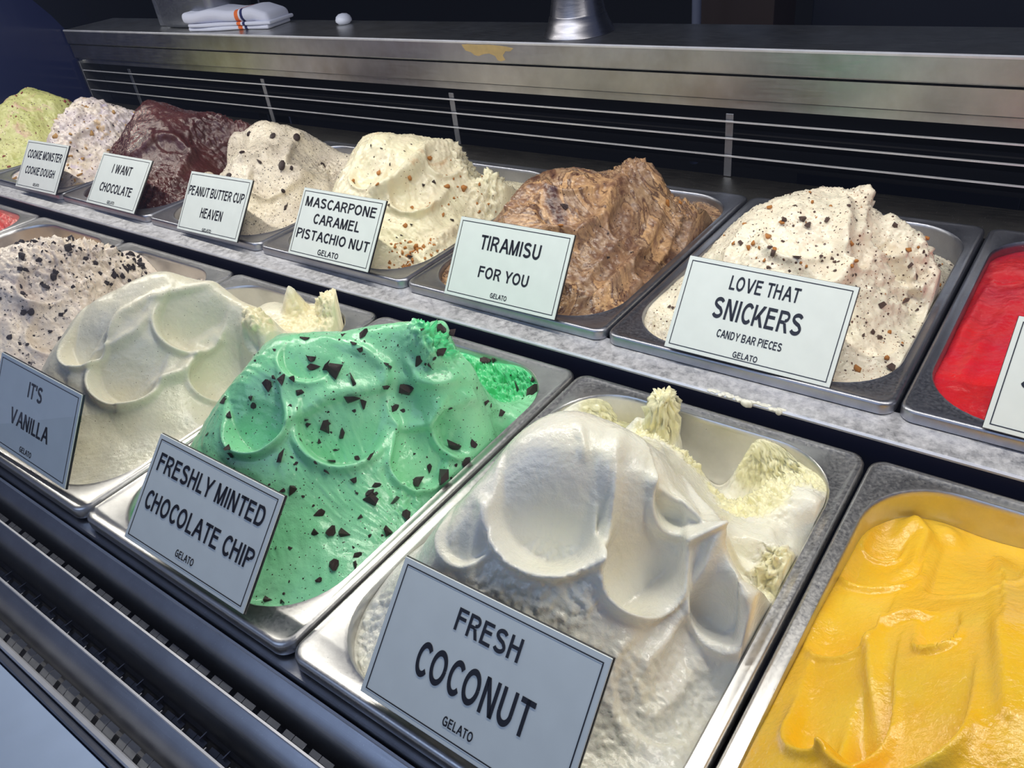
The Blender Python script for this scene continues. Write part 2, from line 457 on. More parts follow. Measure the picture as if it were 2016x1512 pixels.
# curved front glass: clear pane between the customer and the pans
n = NT('clear_case_glass')
t = n.t; t.nodes.remove(n.b)
tr_, gl, mx, fr = t.nodes.new('ShaderNodeBsdfTransparent'), t.nodes.new('ShaderNodeBsdfGlossy'), t.nodes.new('ShaderNodeMixShader'), t.nodes.new('ShaderNodeMath')
geo = t.nodes.new('ShaderNodeNewGeometry'); dt = t.nodes.new('ShaderNodeVectorMath'); dt.operation = 'DOT_PRODUCT'
t.links.new(geo.outputs['Normal'], dt.inputs[0]); t.links.new(geo.outputs['Incoming'], dt.inputs[1])
ab = t.nodes.new('ShaderNodeMath'); ab.operation = 'ABSOLUTE'; t.links.new(dt.outputs['Value'], ab.inputs[0])
sb = t.nodes.new('ShaderNodeMath'); sb.operation = 'SUBTRACT'; sb.inputs[0].default_value = 1.0; t.links.new(ab.outputs[0], sb.inputs[1])
pw = t.nodes.new('ShaderNodeMath'); pw.operation = 'POWER'; t.links.new(sb.outputs[0], pw.inputs[0]); pw.inputs[1].default_value = 5.0
fr.operation = 'MULTIPLY_ADD'; t.links.new(pw.outputs[0], fr.inputs[0]); fr.inputs[1].default_value = 0.96; fr.inputs[2].default_value = 0.04
gl.inputs['Roughness'].default_value = 0.0; tr_.inputs[0].default_value = (0.985, 0.99, 0.99, 1)
t.links.new(fr.outputs[0], mx.inputs[0]); t.links.new(tr_.outputs[0], mx.inputs[1]); t.links.new(gl.outputs[0], mx.inputs[2])
t.links.new(mx.outputs[0], t.nodes['Material Output'].inputs[0])
prof = [(-0.235, -0.028), (-0.170, 0.20), (-0.1205, 0.40), (-0.088, 0.50), (-0.02, 0.58)]
v = [(x, a, b) for x in (XL, 1.6) for a, b in prof]
k = len(prof)
fc = [(i, i + 1, k + i + 1, k + i) for i in range(k - 1)]
gme = mesh('front_glass', v, fc)
o = link('front_glass', gme, n.m)
tag(o, 'clear slanted front glass pane of the display case', 'glass panel')


# ------------------------------------------------------------------ pans
def pan_mesh(mat):
    w = PITCH - 0.0030; x0, x1, y0, y1 = 0.0015, 0.0015 + w, 0.0, DEP
    ox0, ox1, oy0, oy1 = 0.0125, PITCH - 0.0125, 0.0140, DEP - 0.0135
    L = []
    L.append(rrect(x0 + .0006, y0 + .0006, x1 - .0006, y1 - .0006, 0.0115, -0.0105))
    L.append(rrect(x0, y0, x1, y1, 0.012, -0.0100))
    L.append(rrect(x0, y0, x1, y1, 0.012, -0.0030))
    L.append(rrect(x0 + .0008, y0 + .0008, x1 - .0008, y1 - .0008, 0.0114, -0.0010))
    L.append(rrect(x0 + .0026, y0 + .0026, x1 - .0026, y1 - .0026, 0.0105, 0.0))
    L.append(rrect(x0 + .0048, y0 + .0050, x1 - .0048, y1 - .0050, 0.0095, -0.0006))
    L.append(rrect(ox0 - .0035, oy0 - .0035, ox1 + .0035, oy1 + .0035, 0.056, -0.0018))
    L.append(rrect(ox0 - .0012, oy0 - .0012, ox1 + .0012, oy1 + .0012, 0.0548, -0.0012))
    L.append(rrect(ox0, oy0, ox1, oy1, 0.054, -0.0024))
    L.append(rrect(ox0 + .0006, oy0 + .0006, ox1 - .0006, oy1 - .0006, 0.0535, -0.006))
    L.append(rrect(ox0 + .003, oy0 + .003, ox1 - .003, oy1 - .003, 0.052, -0.100))
    L.append(rrect(ox0 + .010, oy0 + .010, ox1 - .010, oy1 - .010, 0.048, -0.112))
    me = loops_mesh('gelato_pan', L, True); me.materials.append(mat); return me


PANS = {}
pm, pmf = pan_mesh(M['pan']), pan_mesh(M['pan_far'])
front = {-4: 'berry', -3: 'hazelnut', -2: 'cookie-crumb', -1: 'vanilla', 0: 'mint', 1: 'coconut', 2: 'mango'}
back = {-4: 'pale green', -3: 'cookie dough', -2: 'chocolate', -1: 'peanut butter', 0: 'mascarpone', 1: 'tiramisu', 2: 'candy-bar', 3: 'red strawberry'}
for row, dct in (('front', front), ('back', back)):
    for i, nm in dct.items():
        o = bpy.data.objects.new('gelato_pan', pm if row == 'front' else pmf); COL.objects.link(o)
        o.location = (i * PITCH, 0, 0) if row == 'front' else (BX + i * PITCH, BY, BZ)
        tag(o, 'stainless steel pan in the %s row holding the %s gelato' % (row, nm), 'pan', 'stainless pans of the %s row' % row)

# ------------------------------------------------------------------ gelato
IX0, IX1, IY0, IY1, IR = 0.0131, PITCH - 0.0131, 0.0146, DEP - 0.0141, 0.0535


def tps(P, Z, Q, reg=1e-5):
    def U(r2): return np.where(r2 > 0, 0.5 * r2 * np.log(r2 + 1e-12), 0)
    P = P * 10; Q = Q * 10
    nn = len(P); d2 = ((P[:, None] - P[None]) ** 2).sum(2)
    A = np.zeros((nn + 3, nn + 3)); A[:nn, :nn] = U(d2) + reg * 30 * np.eye(nn); A[:nn, nn] = 1; A[:nn, nn + 1:] = P
    A[nn:, :nn] = A[:nn, nn:].T
    w = np.linalg.solve(A, np.concatenate([Z, np.zeros(3)]))
    out = np.zeros(len(Q))
    for s in range(0, len(Q), 20000):
        q = Q[s:s + 20000]
        out[s:s + 20000] = U(((q[:, None] - P[None]) ** 2).sum(2)) @ w[:nn] + w[nn] + q @ w[nn + 1:]
    return out


class Gel:
    def __init__(s, key, row, idx, label, sil=(), pts=(), edge=-0.006, edges=(), res=0.0013, low=0.004, mid=0.0012, zmin=-0.09, zp=(), lumps=()):
        s.key = key; s.row = row; s.idx = idx; s.label = label; s.res = res; s.low = low; s.mid = mid
        s.o = np.array([idx * PITCH, 0, 0]) if row == 'front' else np.array([BX + idx * PITCH, BY, BZ])
        P, Z = [], []
        for (u, vv, yl) in sil:
            q = at(u, vv, 'y', s.o[1] + yl) - s.o; P.append(q[:2]); Z.append(q[2])
        for (x, y, z) in pts: P.append((x, y)); Z.append(z)
        for (u, vv, z) in zp:
            q = at(u, vv, 'z', s.o[2] + z) - s.o; P.append(q[:2]); Z.append(z)
        ed = {(x, y): edge for x, y in ((.013, .06), (.013, .13), (.013, .2), (.013, .27), (.242, .06), (.242, .13), (.242, .2), (.242, .27),
                                        (.04, .03), (.13, .015), (.21, .03), (.05, .33), (.13, .341), (.2, .33))}
        for (x, y, z) in edges:
            k_ = min(ed, key=lambda q: (q[0] - x) ** 2 + (q[1] - y) ** 2); ed[k_] = z
        for q, z in ed.items(): P.append(q); Z.append(z)
        s.P = np.array(P); s.Z = np.array(Z)
        nx = int((IX1 - IX0) / res); ny = int((IY1 - IY0) / res)
        yy = np.linspace(IY0, IY1, ny)
        # extent of the rounded opening at each depth
        dy = np.maximum(0, np.maximum(IY0 + IR - yy, yy - (IY1 - IR)))
        ins = IR - np.sqrt(np.maximum(0, IR * IR - dy * dy))
        t_ = np.linspace(0, 1, nx)
        s.X = (IX0 + ins)[:, None] + t_[None] * (IX1 - IX0 - 2 * ins)[:, None]
        s.Y = np.repeat(yy[:, None], nx, 1)
        s.shape = s.X.shape
        Q = np.stack([s.X.ravel(), s.Y.ravel()], 1)
        s.H = np.clip(tps(s.P, s.Z, Q), zmin, 0.2).reshape(s.shape)
        p3 = np.stack([Q[:, 0], Q[:, 1], np.full(len(Q), idx * 3.1 + (row == 'back') * 9)], 1)
        s.p3 = p3
        s.H += (s.low * fbm(p3 * np.array([22, 22, 1]), 2)).reshape(s.shape)
        for (u, vv, yl, rad, pw) in [(tuple(l_) + (7,))[:5] for l_ in lumps]:
            q = at(u, vv, 'y', s.o[1] + yl) - s.o; d_ = np.hypot(s.X - q[0], s.Y - q[1]) / rad
            s.H = np.maximum(s.H, s.H + (q[2] - s.H) * np.exp(-d_ ** pw))
        s.base = s.H.copy()
        s.P3 = np.stack([s.X, s.Y, s.H], 2)
        du = np.gradient(s.P3, axis=1); dv = np.gradient(s.P3, axis=0)
        N = np.cross(du, dv); N /= np.linalg.norm(N, axis=2)[:, :, None] + 1e-12
        s.N = N; s.D = np.zeros(s.shape); s.R = np.zeros(s.shape); s.DRY = np.zeros(s.shape); s.RS = np.full(s.shape, 110.0)

    def hz(s, x, y):
        ny, nx = s.shape
        j = (y - IY0) / (IY1 - IY0) * (ny - 1); j0 = int(min(max(j, 0), ny - 1))
        row = s.X[j0]; t_ = (x - row[0]) / max(1e-6, row[-1] - row[0])
        i0 = int(min(max(t_ * (nx - 1), 0), nx - 1))
        return s.base[j0, i0], (0 <= j <= ny - 1 and 0 <= t_ <= 1), j0, i0

    def hit(s, u, v):
        dd = ray(u, v); dd = dd / np.linalg.norm(dd); p = CAM_C - s.o
        for k in range(1400):
            q = p + dd * (0.12 + k * 0.0011)
            if q[2] > 0.2: continue
            h, ok, j0, i0 = s.hz(q[0], q[1])
            if ok and q[2] <= h: return q, s.N[j0, i0]
            if q[2] < -0.09: break
        return p + dd * ((0.0 - p[2]) / dd[2]), np.array([0, 0, 1.0])

    def stroke(s, a, b, w, depth, rim=0.15, sharp=0.10):
        """spatula stroke from pixel a (start) to pixel b (end, sharp U lip), laid out on the surface in 3D"""
        A, na = s.hit(*a); B, nb_ = s.hit(*b)
        dv = B - A; L = np.linalg.norm(dv) + 1e-6; e = dv / L
        n0 = na + nb_ + np.array([0, 0, .3]); n0 -= (n0 @ e) * e; n0 /= np.linalg.norm(n0); c = np.cross(n0, e)
        r_ = s.P3 - A
        al = r_ @ e; cr = r_ @ c; off = np.abs(r_ @ n0)
        R_ = w / 2; ce = L - R_
        over = np.maximum(al - ce, 0)
        rr = np.sqrt(over ** 2 + cr ** 2) / R_
        near = 1 - sstep(0.03, 0.06, off)
        start = np.clip((al + 0.25 * L) / (1.22 * L), 0, 1) ** 1.25
        cut = 1.22 * (1 - sstep(1.0 - sharp, 1.02, rr)) * (0.60 + 0.40 * (1 - np.clip(rr, 0, 1) ** 2) ** 0.5) * start * near
        s.D -= depth * cut
        lip = np.exp(-((rr - 1.08) / 0.10) ** 2) * sstep(0.25 * L, 0.98 * L, al) * near
        s.D += depth * rim * 2.0 * lip
        return s

    def ridge(s, pl, w, h, side=0.0):
        pts = np.array([s.hit(*p)[0] for p in pl]); best = np.full(s.shape, 9.0); sg = np.zeros(s.shape); tt = np.zeros(s.shape)
        n_ = len(pts) - 1
        for k_ in range(n_):
            a, b = pts[k_], pts[k_ + 1]; ab = b - a; l2 = ab @ ab + 1e-9
            r_ = s.P3 - a
            t_ = np.clip((r_ @ ab) / l2, 0, 1); q = r_ - t_[:, :, None] * ab; d_ = np.linalg.norm(q, axis=2)
            m = d_ < best; best[m] = d_[m]; sg[m] = np.sign(ab[0] * q[:, :, 1] - ab[1] * q[:, :, 0])[m]; tt[m] = ((k_ + t_) / n_)[m]
        taper = np.sin(np.pi * np.clip(tt * 0.86 + 0.07, 0, 1)) ** 0.6
        ww = w * (1 + side * sg)
        s.D += h * taper * np.exp(-(best / ww) ** 2)
        return s

    def bump(s, c, rad, h, p=2.0, up=0.0):
        q, _ = s.hit(*c); d_ = np.linalg.norm(s.P3 - q, axis=2) / rad
        s.D += h * np.exp(-d_ ** p)
        return s

    def rough(s, c, rad, amp, sc=110, dry=True):
        q, _ = s.hit(*c)
        d_ = np.linalg.norm((s.P3 - q) * np.array([1, 1, .8]), axis=2) / rad
        m = np.exp(-d_ ** 4)
        if dry: s.DRY = np.maximum(s.DRY, m)
        s.RS = np.where(m * amp > s.R, sc, s.RS); s.R = np.maximum(s.R, m * amp)
        return s

    def build(s, name='gelato_mound'):
        ny, nx = s.shape
        seed = s.idx * 3.1 + (s.row == 'back') * 9
        bx = np.minimum(np.arange(nx), np.arange(nx)[::-1])[None] * np.ones((ny, 1)); by = np.minimum(np.arange(ny), np.arange(ny)[::-1])[:, None] * np.ones((1, nx))
        em = np.clip(np.minimum(bx, by) * s.res / 0.008, 0, 1)
        # soften kinks between overlapping strokes
        for _ in range(max(1, int(0.0015 / s.res))):
            s.D[1:-1, 1:-1] = s.D[1:-1, 1:-1] * .5 + (s.D[:-2, 1:-1] + s.D[2:, 1:-1] + s.D[1:-1, :-2] + s.D[1:-1, 2:]) * .125
        Q = (s.P3 + s.N * (s.D * em)[:, :, None]).reshape(-1, 3) + seed
        e = s.mid * fbm(Q * 60, 3)
        ang = fbm(Q * 9 + 5, 1) * 1.8
        q2 = np.stack([Q[:, 0] * np.cos(ang) + Q[:, 1] * np.sin(ang), (-Q[:, 0] * np.sin(ang) + Q[:, 1] * np.cos(ang)) * 3.5, Q[:, 2] * 2], 1)
        e = e + s.mid * 0.7 * fbm(q2 * 32 + 8, 2)
        R = s.R.ravel(); lat = np.zeros((len(Q), 3)); mk = R > 0.0004
        if mk.any():
            k_ = Q[mk] * s.RS.ravel()[mk][:, None]; nz = 0; a_ = 1.0
            for o_ in range(4):
                nz = nz + a_ * (np.abs(perlin(k_ * (2.1 ** o_) + 7.7 * o_)) * 2.2 - .42); a_ *= .62
            e[mk] += R[mk] * nz
            for ax in range(3): lat[mk, ax] = R[mk] * .45 * perlin(k_ * 1.1 + 31 + 11 * ax)
        V = Q - seed + s.N.reshape(-1, 3) * (e * em.ravel())[:, None] + lat * em.ravel()[:, None]
        V[:, 2] = np.clip(V[:, 2], -0.095, 0.2)
        V = V.reshape(ny, nx, 3)
        V[:, :, 0] = np.clip(V[:, :, 0], IX0 - .004, IX1 + .004); V[:, :, 1] = np.clip(V[:, :, 1], IY0 - .002, IY1 + .004)
        s.V = V.copy()
        du = np.gradient(V, axis=1); dv = np.gradient(V, axis=0); NN = np.cross(du, dv); ar = np.linalg.norm(NN, axis=2); s.NF = NN / (ar[:, :, None] + 1e-12)
        s.AW = (ar * em)
        V = V.reshape(-1, 3)
        idx = np.arange(ny * nx).reshape(ny, nx)
        F = np.stack([idx[:-1, :-1], idx[:-1, 1:], idx[1:, 1:], idx[1:, :-1]], 2).reshape(-1, 4)
        ring = np.concatenate([idx[0, :], idx[1:, -1], idx[-1, -2::-1], idx[-2:0:-1, 0]])
        lo = V[ring].copy(); lo[:, 2] = np.minimum(-0.098, lo[:, 2] - .003); c_ = np.array([PITCH / 2, DEP / 2]); lo[:, :2] = c_ + (lo[:, :2] - c_) * 0.972
        nb = len(V); V = np.concatenate([V, lo]); rn = len(ring); a = np.arange(rn); b_ = (a + 1) % rn
        F2 = np.stack([ring[b_], ring[a], nb + a, nb + b_], 1)
        me = bpy.data.meshes.new(name)
        me.vertices.add(len(V)); me.vertices.foreach_set('co', V.ravel())
        nF = len(F) + len(F2); AF = np.concatenate([F, F2])
        me.loops.add(nF * 4); me.loops.foreach_set('vertex_index', AF.ravel())
        me.polygons.add(nF); me.polygons.foreach_set('loop_start', np.arange(nF) * 4)
        me.polygons.foreach_set('use_smooth', np.ones(nF, bool))
        me.update(); me.validate()
        at_ = me.attributes.new('scraped', 'FLOAT', 'POINT'); sv = np.zeros(len(V)); sv[:nb] = sstep(0.25, 0.75, s.DRY).ravel(); at_.data.foreach_set('value', sv)
        o = link(name, me, GM[s.key]); o.location = s.o
        tag(o, s.label, 'gelato', 'gelato mounds in the pans')
        s.obj = o
        # screen positions of the finished surface, used to lay pieces on it
        W3 = s.V + s.o - CAM_C; cc = W3 @ CAM_R.T
        s.U = np.stack([1008 + CAM_F * cc[:, :, 0] / cc[:, :, 2], 756 + CAM_F * cc[:, :, 1] / cc[:, :, 2]], 2); s.Zc = cc[:, :, 2]
        s.face = (s.NF * -W3).sum(2) > 0
        return s

    def put(s, me, name, ji, size, sink=0.25, sc=(1, 1, 1)):
        j0, i0 = ji; nrm = Vector(s.NF[j0, i0]); pos = Vector(s.V[j0, i0])
        o = bpy.data.objects.new(name, me); COL.objects.link(o); o.parent = s.obj
        q = nrm.to_track_quat('Z', 'Y').to_matrix().to_4x4() @ Matrix.Rotation(random.uniform(0, 6.28), 4, 'Z') @ Matrix.Rotation(random.uniform(-.35, .35), 4, 'X')
        o.matrix_local = Matrix.Translation(pos + nrm * size * sc[2] * (0.5 - sink)) @ q @ Matrix.Diagonal((size * sc[0], size * sc[1], size * sc[2], 1))
        return o

    def at_px(s, u, v):
        d_ = ((s.U - np.array([u, v])) ** 2).sum(2) + (~s.face) * 1e4
        m = d_ < 30
        if not m.any(): return np.unravel_index(np.argmin(d_), s.shape)
        z = np.where(m, s.Zc, 9); return np.unravel_index(np.argmin(z), s.shape)

    def drops(s, lst, pool, name, k=1.0, flat=(.5, .8), sink=0.3):
        """pieces seen in the photograph: (u, v, apparent width in px)"""
        for (u, v, px) in lst:
            ji = s.at_px(u, v); sz = px * s.Zc[ji] / CAM_F * k
            s.put(random.choice(pool), name, ji, sz, sink, (1.0, random.uniform(.6, .95), random.uniform(*flat)))
        return s

    def scatter(s, pool, name, n_, smin, smax, sink=0.3, win=None, flat=(.35, .7)):
        w_ = s.AW.copy() * s.face
        if win is not None:
            u0, v0, u1, v1 = win; w_ *= (s.U[:, :, 0] > u0) & (s.U[:, :, 0] < u1) & (s.U[:, :, 1] > v0) & (s.U[:, :, 1] < v1)
        w_ = w_.ravel(); cs = np.cumsum(w_); tot = cs[-1]
        if tot <= 0: return s
        for _ in range(n_):
            k_ = int(np.searchsorted(cs, random.random() * tot)); ji = np.unravel_index(min(k_, len(w_) - 1), s.shape)
            sz = smin + (smax - smin) * random.random() ** 2
            s.put(random.choice(pool), name, ji, sz, sink, (random.uniform(.7, 1.3), random.uniform(.5, 1.0), random.uniform(*flat)))
        return s


def shard(name, mat, seed, nv=9, flat=0.5, smooth=False):
    r_ = random.Random(seed); bm = bmesh.new()
    for _ in range(nv):
        v_ = Vector((r_.gauss(0, 1), r_.gauss(0, 1), r_.gauss(0, 1))).normalized() * 0.5
        bm.verts.new((v_.x, v_.y, v_.z * flat * 1.6))
    bmesh.ops.convex_hull(bm, input=bm.verts[:])
    me = bpy.data.meshes.new(name); bm.to_mesh(me); bm.free(); me.materials.append(mat)
    if smooth: me.polygons.foreach_set('use_smooth', [True] * len(me.polygons))
    return me


def drop(name, mat):
    bm = bmesh.new(); bmesh.ops.create_uvsphere(bm, u_segments=10, v_segments=6, radius=0.5)
    for v_ in bm.verts: v_.co.z *= 0.8
    me = bpy.data.meshes.new(name); bm.to_mesh(me); bm.free(); me.materials.append(mat)
    me.polygons.foreach_set('use_smooth', [True] * len(me.polygons)); return me


CH = [shard('chocolate_chip', M['choc'], k, 8 + k % 3, 0.42) for k in range(8)]
CB = [shard('candy_piece', M['candy'], 200 + k, 10, 0.45) for k in range(6)]
DR = [drop('chocolate_drop', M['choc'])]
CK = [shard('cookie_crumb', M['cookie'], 50 + k, 12, 0.6) for k in range(6)]
NU = [shard('nut_piece', M['nut'], 90 + k, 14, 0.6, True) for k in range(4)]
DO = [shard('dough_piece', M['dough'], 120 + k, 16, 0.6, True) for k in range(4)]
FR = [shard('fruit_piece', M['red_bit'], 150 + k, 12, 0.6, True) for k in range(3)]
# ---- front row
g = Gel('mint', 'front', 0, 'bright green mint gelato mound with dark chocolate chips',
  sil=[(425, 800, .11), (500, 705, .15), (560, 668, .18), (640, 657, .195), (740, 655, .205), (830, 668, .215), (900, 700, .238), (945, 750, .248), (965, 815, .252)],
  lumps=[(858, 638, .30, .015)],
  pts=[(.12, .12, .082), (.07, .06, .030), (.12, .045, .020), (.17, .05, .010), (.12, .025, -.002), (.2, .1, .018), (.21, .05, -.002), (.225, .16, .010), (.235, .25, -.006), (.20, .20, .055),
       (.06, .28, -.012), (.12, .28, .0), (.13, .315, -.018), (.2, .29, -.012), (.05, .2, .02), (.04, .13, .022), (.03, .05, -.004)],
  edge=-.007, low=.004, mid=.0011, res=.0010)
g.stroke((490, 765), (508, 888), .048, .020, .22).stroke((675, 800), (662, 916), .066, .017, .22).stroke((835, 850), (812, 962), .044, .013, .2).stroke((925, 808), (885, 890), .046, .011, .2)
g.stroke((620, 680), (575, 742), .045, .006, .15).stroke((860, 700), (850, 745), .05, .005, .2)
g.ridge([(540, 845), (583, 820), (651, 782), (752, 761), (765, 735)], .006, .006, .4).ridge([(761, 803), (776, 837), (768, 896), (745, 925)], .0045, .005)
g.ridge([(782, 845), (846, 837), (871, 803), (926, 785), (972, 805)], .005, .007, .4).ridge([(640, 665), (720, 690), (760, 720), (755, 745)], .005, .004).ridge([(765, 745), (850, 750), (930, 745)], .005, .004)
g.ridge([(880, 880), (900, 900), (960, 870)], .004, .004).ridge([(830, 965), (880, 940), (930, 900)], .004, .004)
g.rough((865, 655), .022, .008, 150).rough((905, 690), .02, .005, 150).rough((985, 740), .042, .008, 140).rough((1035, 720), .030, .006, 140)
g.rough((820, 1000), .02, .0030, 150, False).rough((780, 1090), .02, .0025, 150, False).rough((245, 1000), .02, .004, 140)
g.build()
g.drops([(667, 727, 36), (642, 714, 26), (645, 722, 18), (695, 745, 26), (800, 768, 38), (645, 835, 34), (675, 850, 20), (553, 893, 30), (893, 872, 36), (868, 938, 40), (828, 945, 30), (735, 982, 34), (645, 838, 20),
   (695, 940, 16), (577, 962, 22), (660, 1112, 26), (624, 1138, 14), (527, 1177, 20), (560, 1180, 16), (762, 1040, 22), (692, 788, 30), (850, 922, 16), (780, 800, 18), (713, 800, 24), (770, 720, 14), (820, 715, 24), (765, 713, 14),
   (560, 745, 30), (493, 785, 14), (503, 802, 14), (457, 817, 16), (610, 840, 14), (727, 895, 20), (705, 900, 12), (935, 868, 16), (655, 1042, 24), (680, 1048, 26), (622, 1042, 16), (629, 1007, 20), (708, 1010, 16), (780, 985, 24), (730, 965, 18), (742, 970, 12),
   (745, 957, 18), (800, 1013, 22), (1018, 762, 24), (1048, 768, 28), (1055, 745, 14), (990, 810, 16), (960, 790, 14), (700, 670, 16), (715, 655, 22), (705, 690, 14), (670, 655, 14), (600, 660, 20), (445, 878, 16), (450, 897, 14), (437, 785, 18),
   (640, 930, 14), (655, 905, 16), (705, 1090, 18), (700, 1110, 20), (865, 645, 26), (885, 655, 20), (955, 705, 24), (975, 700, 18), (857, 982, 20), (922, 908, 22), (868, 690, 26), (850, 720, 16), (615, 700, 18), (620, 720, 22), (592, 768, 16), (527, 755, 22), (575, 752, 14), (760, 765, 14)],
   CH, 'chocolate_chip', 1.25)
g.scatter(CH, 'chocolate_chip', 190, .0016, .0052)

g = Gel('coconut', 'front', 1, 'creamy white coconut gelato mound with two round scoop hollows',
  sil=[(885, 1060, .085), (930, 965, .115), (985, 895, .150), (1060, 838, .185), (1130, 820, .205), (1190, 825, .205), (1245, 850, .205), (1300, 895, .20), (1345, 950, .20), (1400, 1000, .19), (1425, 1070, .175), (1445, 1150, .155)],
  lumps=[(1305, 772, .322, .014)],
  zp=[(1420, 870, -.05), (1440, 930, -.06), (1470, 985, -.055), (1290, 860, -.004), (1345, 890, -.004), (1385, 930, -.02), (1440, 1010, -.015), (1480, 885, -.012), (1540, 885, -.006), (1560, 960, .006), (1512, 950, -.012), (1640, 1000, -.002), (1600, 1060, -.014), (1200, 800, -.012), (1250, 825, -.006), (1500, 1060, .016), (1540, 1120, .008)],
  pts=[(.10, .12, .088), (.09, .085, .058), (.11, .055, .026), (.05, .05, .003), (.16, .05, .004), (.2, .05, -.012), (.2, .1, .014), (.215, .15, .010), (.215, .2, .0),
       (.05, .15, .030), (.05, .22, .004), (.15, .335, -.060), (.04, .28, -.02)],
  edge=-.008, edges=[(.05, .33, -.04), (.13, .341, -.060), (.2, .33, -.022), (.242, .27, .002), (.242, .13, -.02), (.242, .06, -.012)], low=.002, mid=.0007, res=.0010)
g.stroke((1090, 925), (1072, 1122), .070, .024, .20, .06).stroke((1262, 985), (1268, 1212), .052, .022, .22, .08).stroke((1318, 905), (1345, 1055), .044, .010, .25)
g.stroke((1440, 1100), (1425, 1275), .048, .014, .15).stroke((1350, 1290), (1240, 1440), .06, .004, .1).stroke((930, 985), (905, 1110), .036, .006, .15).stroke((1500, 1020), (1490, 1120), .036, .006, .2)
g.ridge([(1215, 850), (1197, 910), (1190, 1000), (1175, 1100), (1150, 1180)], .006, .007, .3).ridge([(1411, 1040), (1385, 1120), (1335, 1195), (1304, 1254), (1277, 1300)], .0055, .009, .3)
g.ridge([(1300, 880), (1290, 950), (1390, 1020), (1411, 1050)], .005, .005).ridge([(960, 920), (955, 1000), (935, 1080), (925, 1130)], .006, .006)
g.ridge([(1518, 1040), (1500, 1130), (1475, 1180), (1508, 1265)], .0045, .006).ridge([(1140, 835), (1150, 900)], .003, .003).ridge([(1380, 1290), (1340, 1360), (1280, 1420)], .006, .004)
g.rough((1010, 1165), .026, .0020, 130, False).rough((1140, 1150), .02, .0018, 130, False).rough((1180, 1400), .04, .0018, 130, False).rough((1350, 1420), .04, .0016, 130, False).rough((1080, 1190), .03, .0018, 130, False)
g.rough((1300, 810), .030, .007, 140).rough((1200, 805), .030, .005, 150).rough((1360, 880), .024, .005, 150)
g.rough((1590, 930), .042, .007, 130).rough((1490, 985), .03, .006, 140).rough((1545, 1130), .020, .010, 140).rough((1420, 975), .014, .004, 150).rough((690, 1230), .03, .004, 150, False).rough((1490, 890), .03, .005, 140)
g.build()

g = Gel('vanilla', 'front', -1, 'smooth cream-coloured vanilla gelato mound with spatula hollows',
  sil=[(100, 690, .095), (160, 620, .135), (220, 575, .165), (280, 545, .185), (330, 537, .20), (370, 548, .215), (425, 560, .225), (470, 600, .225), (500, 650, .215)],
  lumps=[(655, 577, .322, .024, 5), (568, 562, .300, .022, 1.6), (610, 618, .30, .045, 4), (530, 600, .29, .026, 3)],
  pts=[(.10, .10, .062), (.12, .15, .088), (.12, .06, .028), (.12, .035, .006), (.18, .07, .010), (.2, .12, .018), (.19, .17, .038), (.21, .2, .012), (.22, .1, .0), (.05, .06, .008), (.04, .12, .02),
       (.1, .27, .015), (.07, .3, -.03), (.12, .315, -.030), (.19, .27, -.01), (.17, .32, -.04), (.215, .29, .0), (.05, .22, .02)],
  edge=-.006, edges=[(.05, .33, -.05), (.13, .341, -.06), (.2, .33, -.03), (.242, .27, -.01)], low=.003, mid=.0006, res=.0012)
g.stroke((190, 615), (146, 722), .046, .016, .2).stroke((262, 690), (224, 794), .062, .020, .22, .08).stroke((395, 590), (347, 685), .058, .015, .22).stroke((445, 690), (412, 787), .052, .012, .2).stroke((520, 640), (505, 700), .036, .006, .15)
g.ridge([(305, 579), (236, 619), (206, 656), (160, 705), (139, 745)], .005, .006, .3).ridge([(310, 586), (347, 574), (422, 559)], .005, .005, .3).ridge([(308, 589), (290, 625), (270, 650), (223, 676), (174, 693)], .0045, .005, .2)
g.ridge([(488, 632), (422, 658), (392, 678), (380, 705), (352, 732), (298, 750), (240, 800)], .005, .009, .4).ridge([(480, 590), (500, 640)], .005, .006)
g.rough((600, 625), .03, .003, 140).rough((655, 600), .030, .006, 150).rough((510, 620), .02, .004, 140)
g.build()

g = Gel('mango', 'front', 2, 'glossy yellow mango gelato mound with smooth scoop hollows at lower right',
  pts=[(.05, .06, .03), (.05, .12, .03), (.05, .18, .018), (.05, .25, -.006), (.06, .30, -.022), (.10, .31, -.022), (.11, .25, .03), (.13, .28, .03), (.10, .18, .060), (.10, .12, .070), (.10, .06, .055), (.16, .06, .06),
       (.16, .12, .085), (.16, .18, .085), (.165, .24, .055), (.2, .28, .03), (.13, .32, -.02), (.12, .03, .015), (.2, .1, .06), (.2, .18, .07)],
  edge=-.004, edges=[(.05, .33, -.026), (.13, .341, -.024), (.2, .33, -.01), (.013, .27, -.02), (.013, .2, -.008)], low=.002, mid=.0005, res=.0011)
g.stroke((1760, 1060), (1712, 1160), .046, .010, .2, .06).stroke((1760, 1040), (1728, 1092), .024, .007, .2, .06).stroke((1690, 1170), (1645, 1290), .044, .009, .14, .06).stroke((1680, 1290), (1622, 1482), .050, .014, .16, .05)
g.stroke((1790, 1330), (1740, 1530), .062, .018, .2, .05).stroke((1935, 1100), (1905, 1172), .05, .007, .1).stroke((1850, 1215), (1846, 1282), .021, .012, .25, .1)
g.ridge([(1725, 1240), (1780, 1216), (1830, 1212)], .004, .006).ridge([(1775, 1055), (1800, 1030), (1820, 1055), (1800, 1110), (1770, 1120)], .006, .007)
g.ridge([(1865, 1050), (1920, 1020), (1960, 1010)], .008, .010).ridge([(1960, 1020), (1965, 1110), (1975, 1250), (1985, 1400)], .006, .007, .3).ridge([(1720, 1230), (1712, 1330), (1690, 1420)], .005, .007)
g.build()

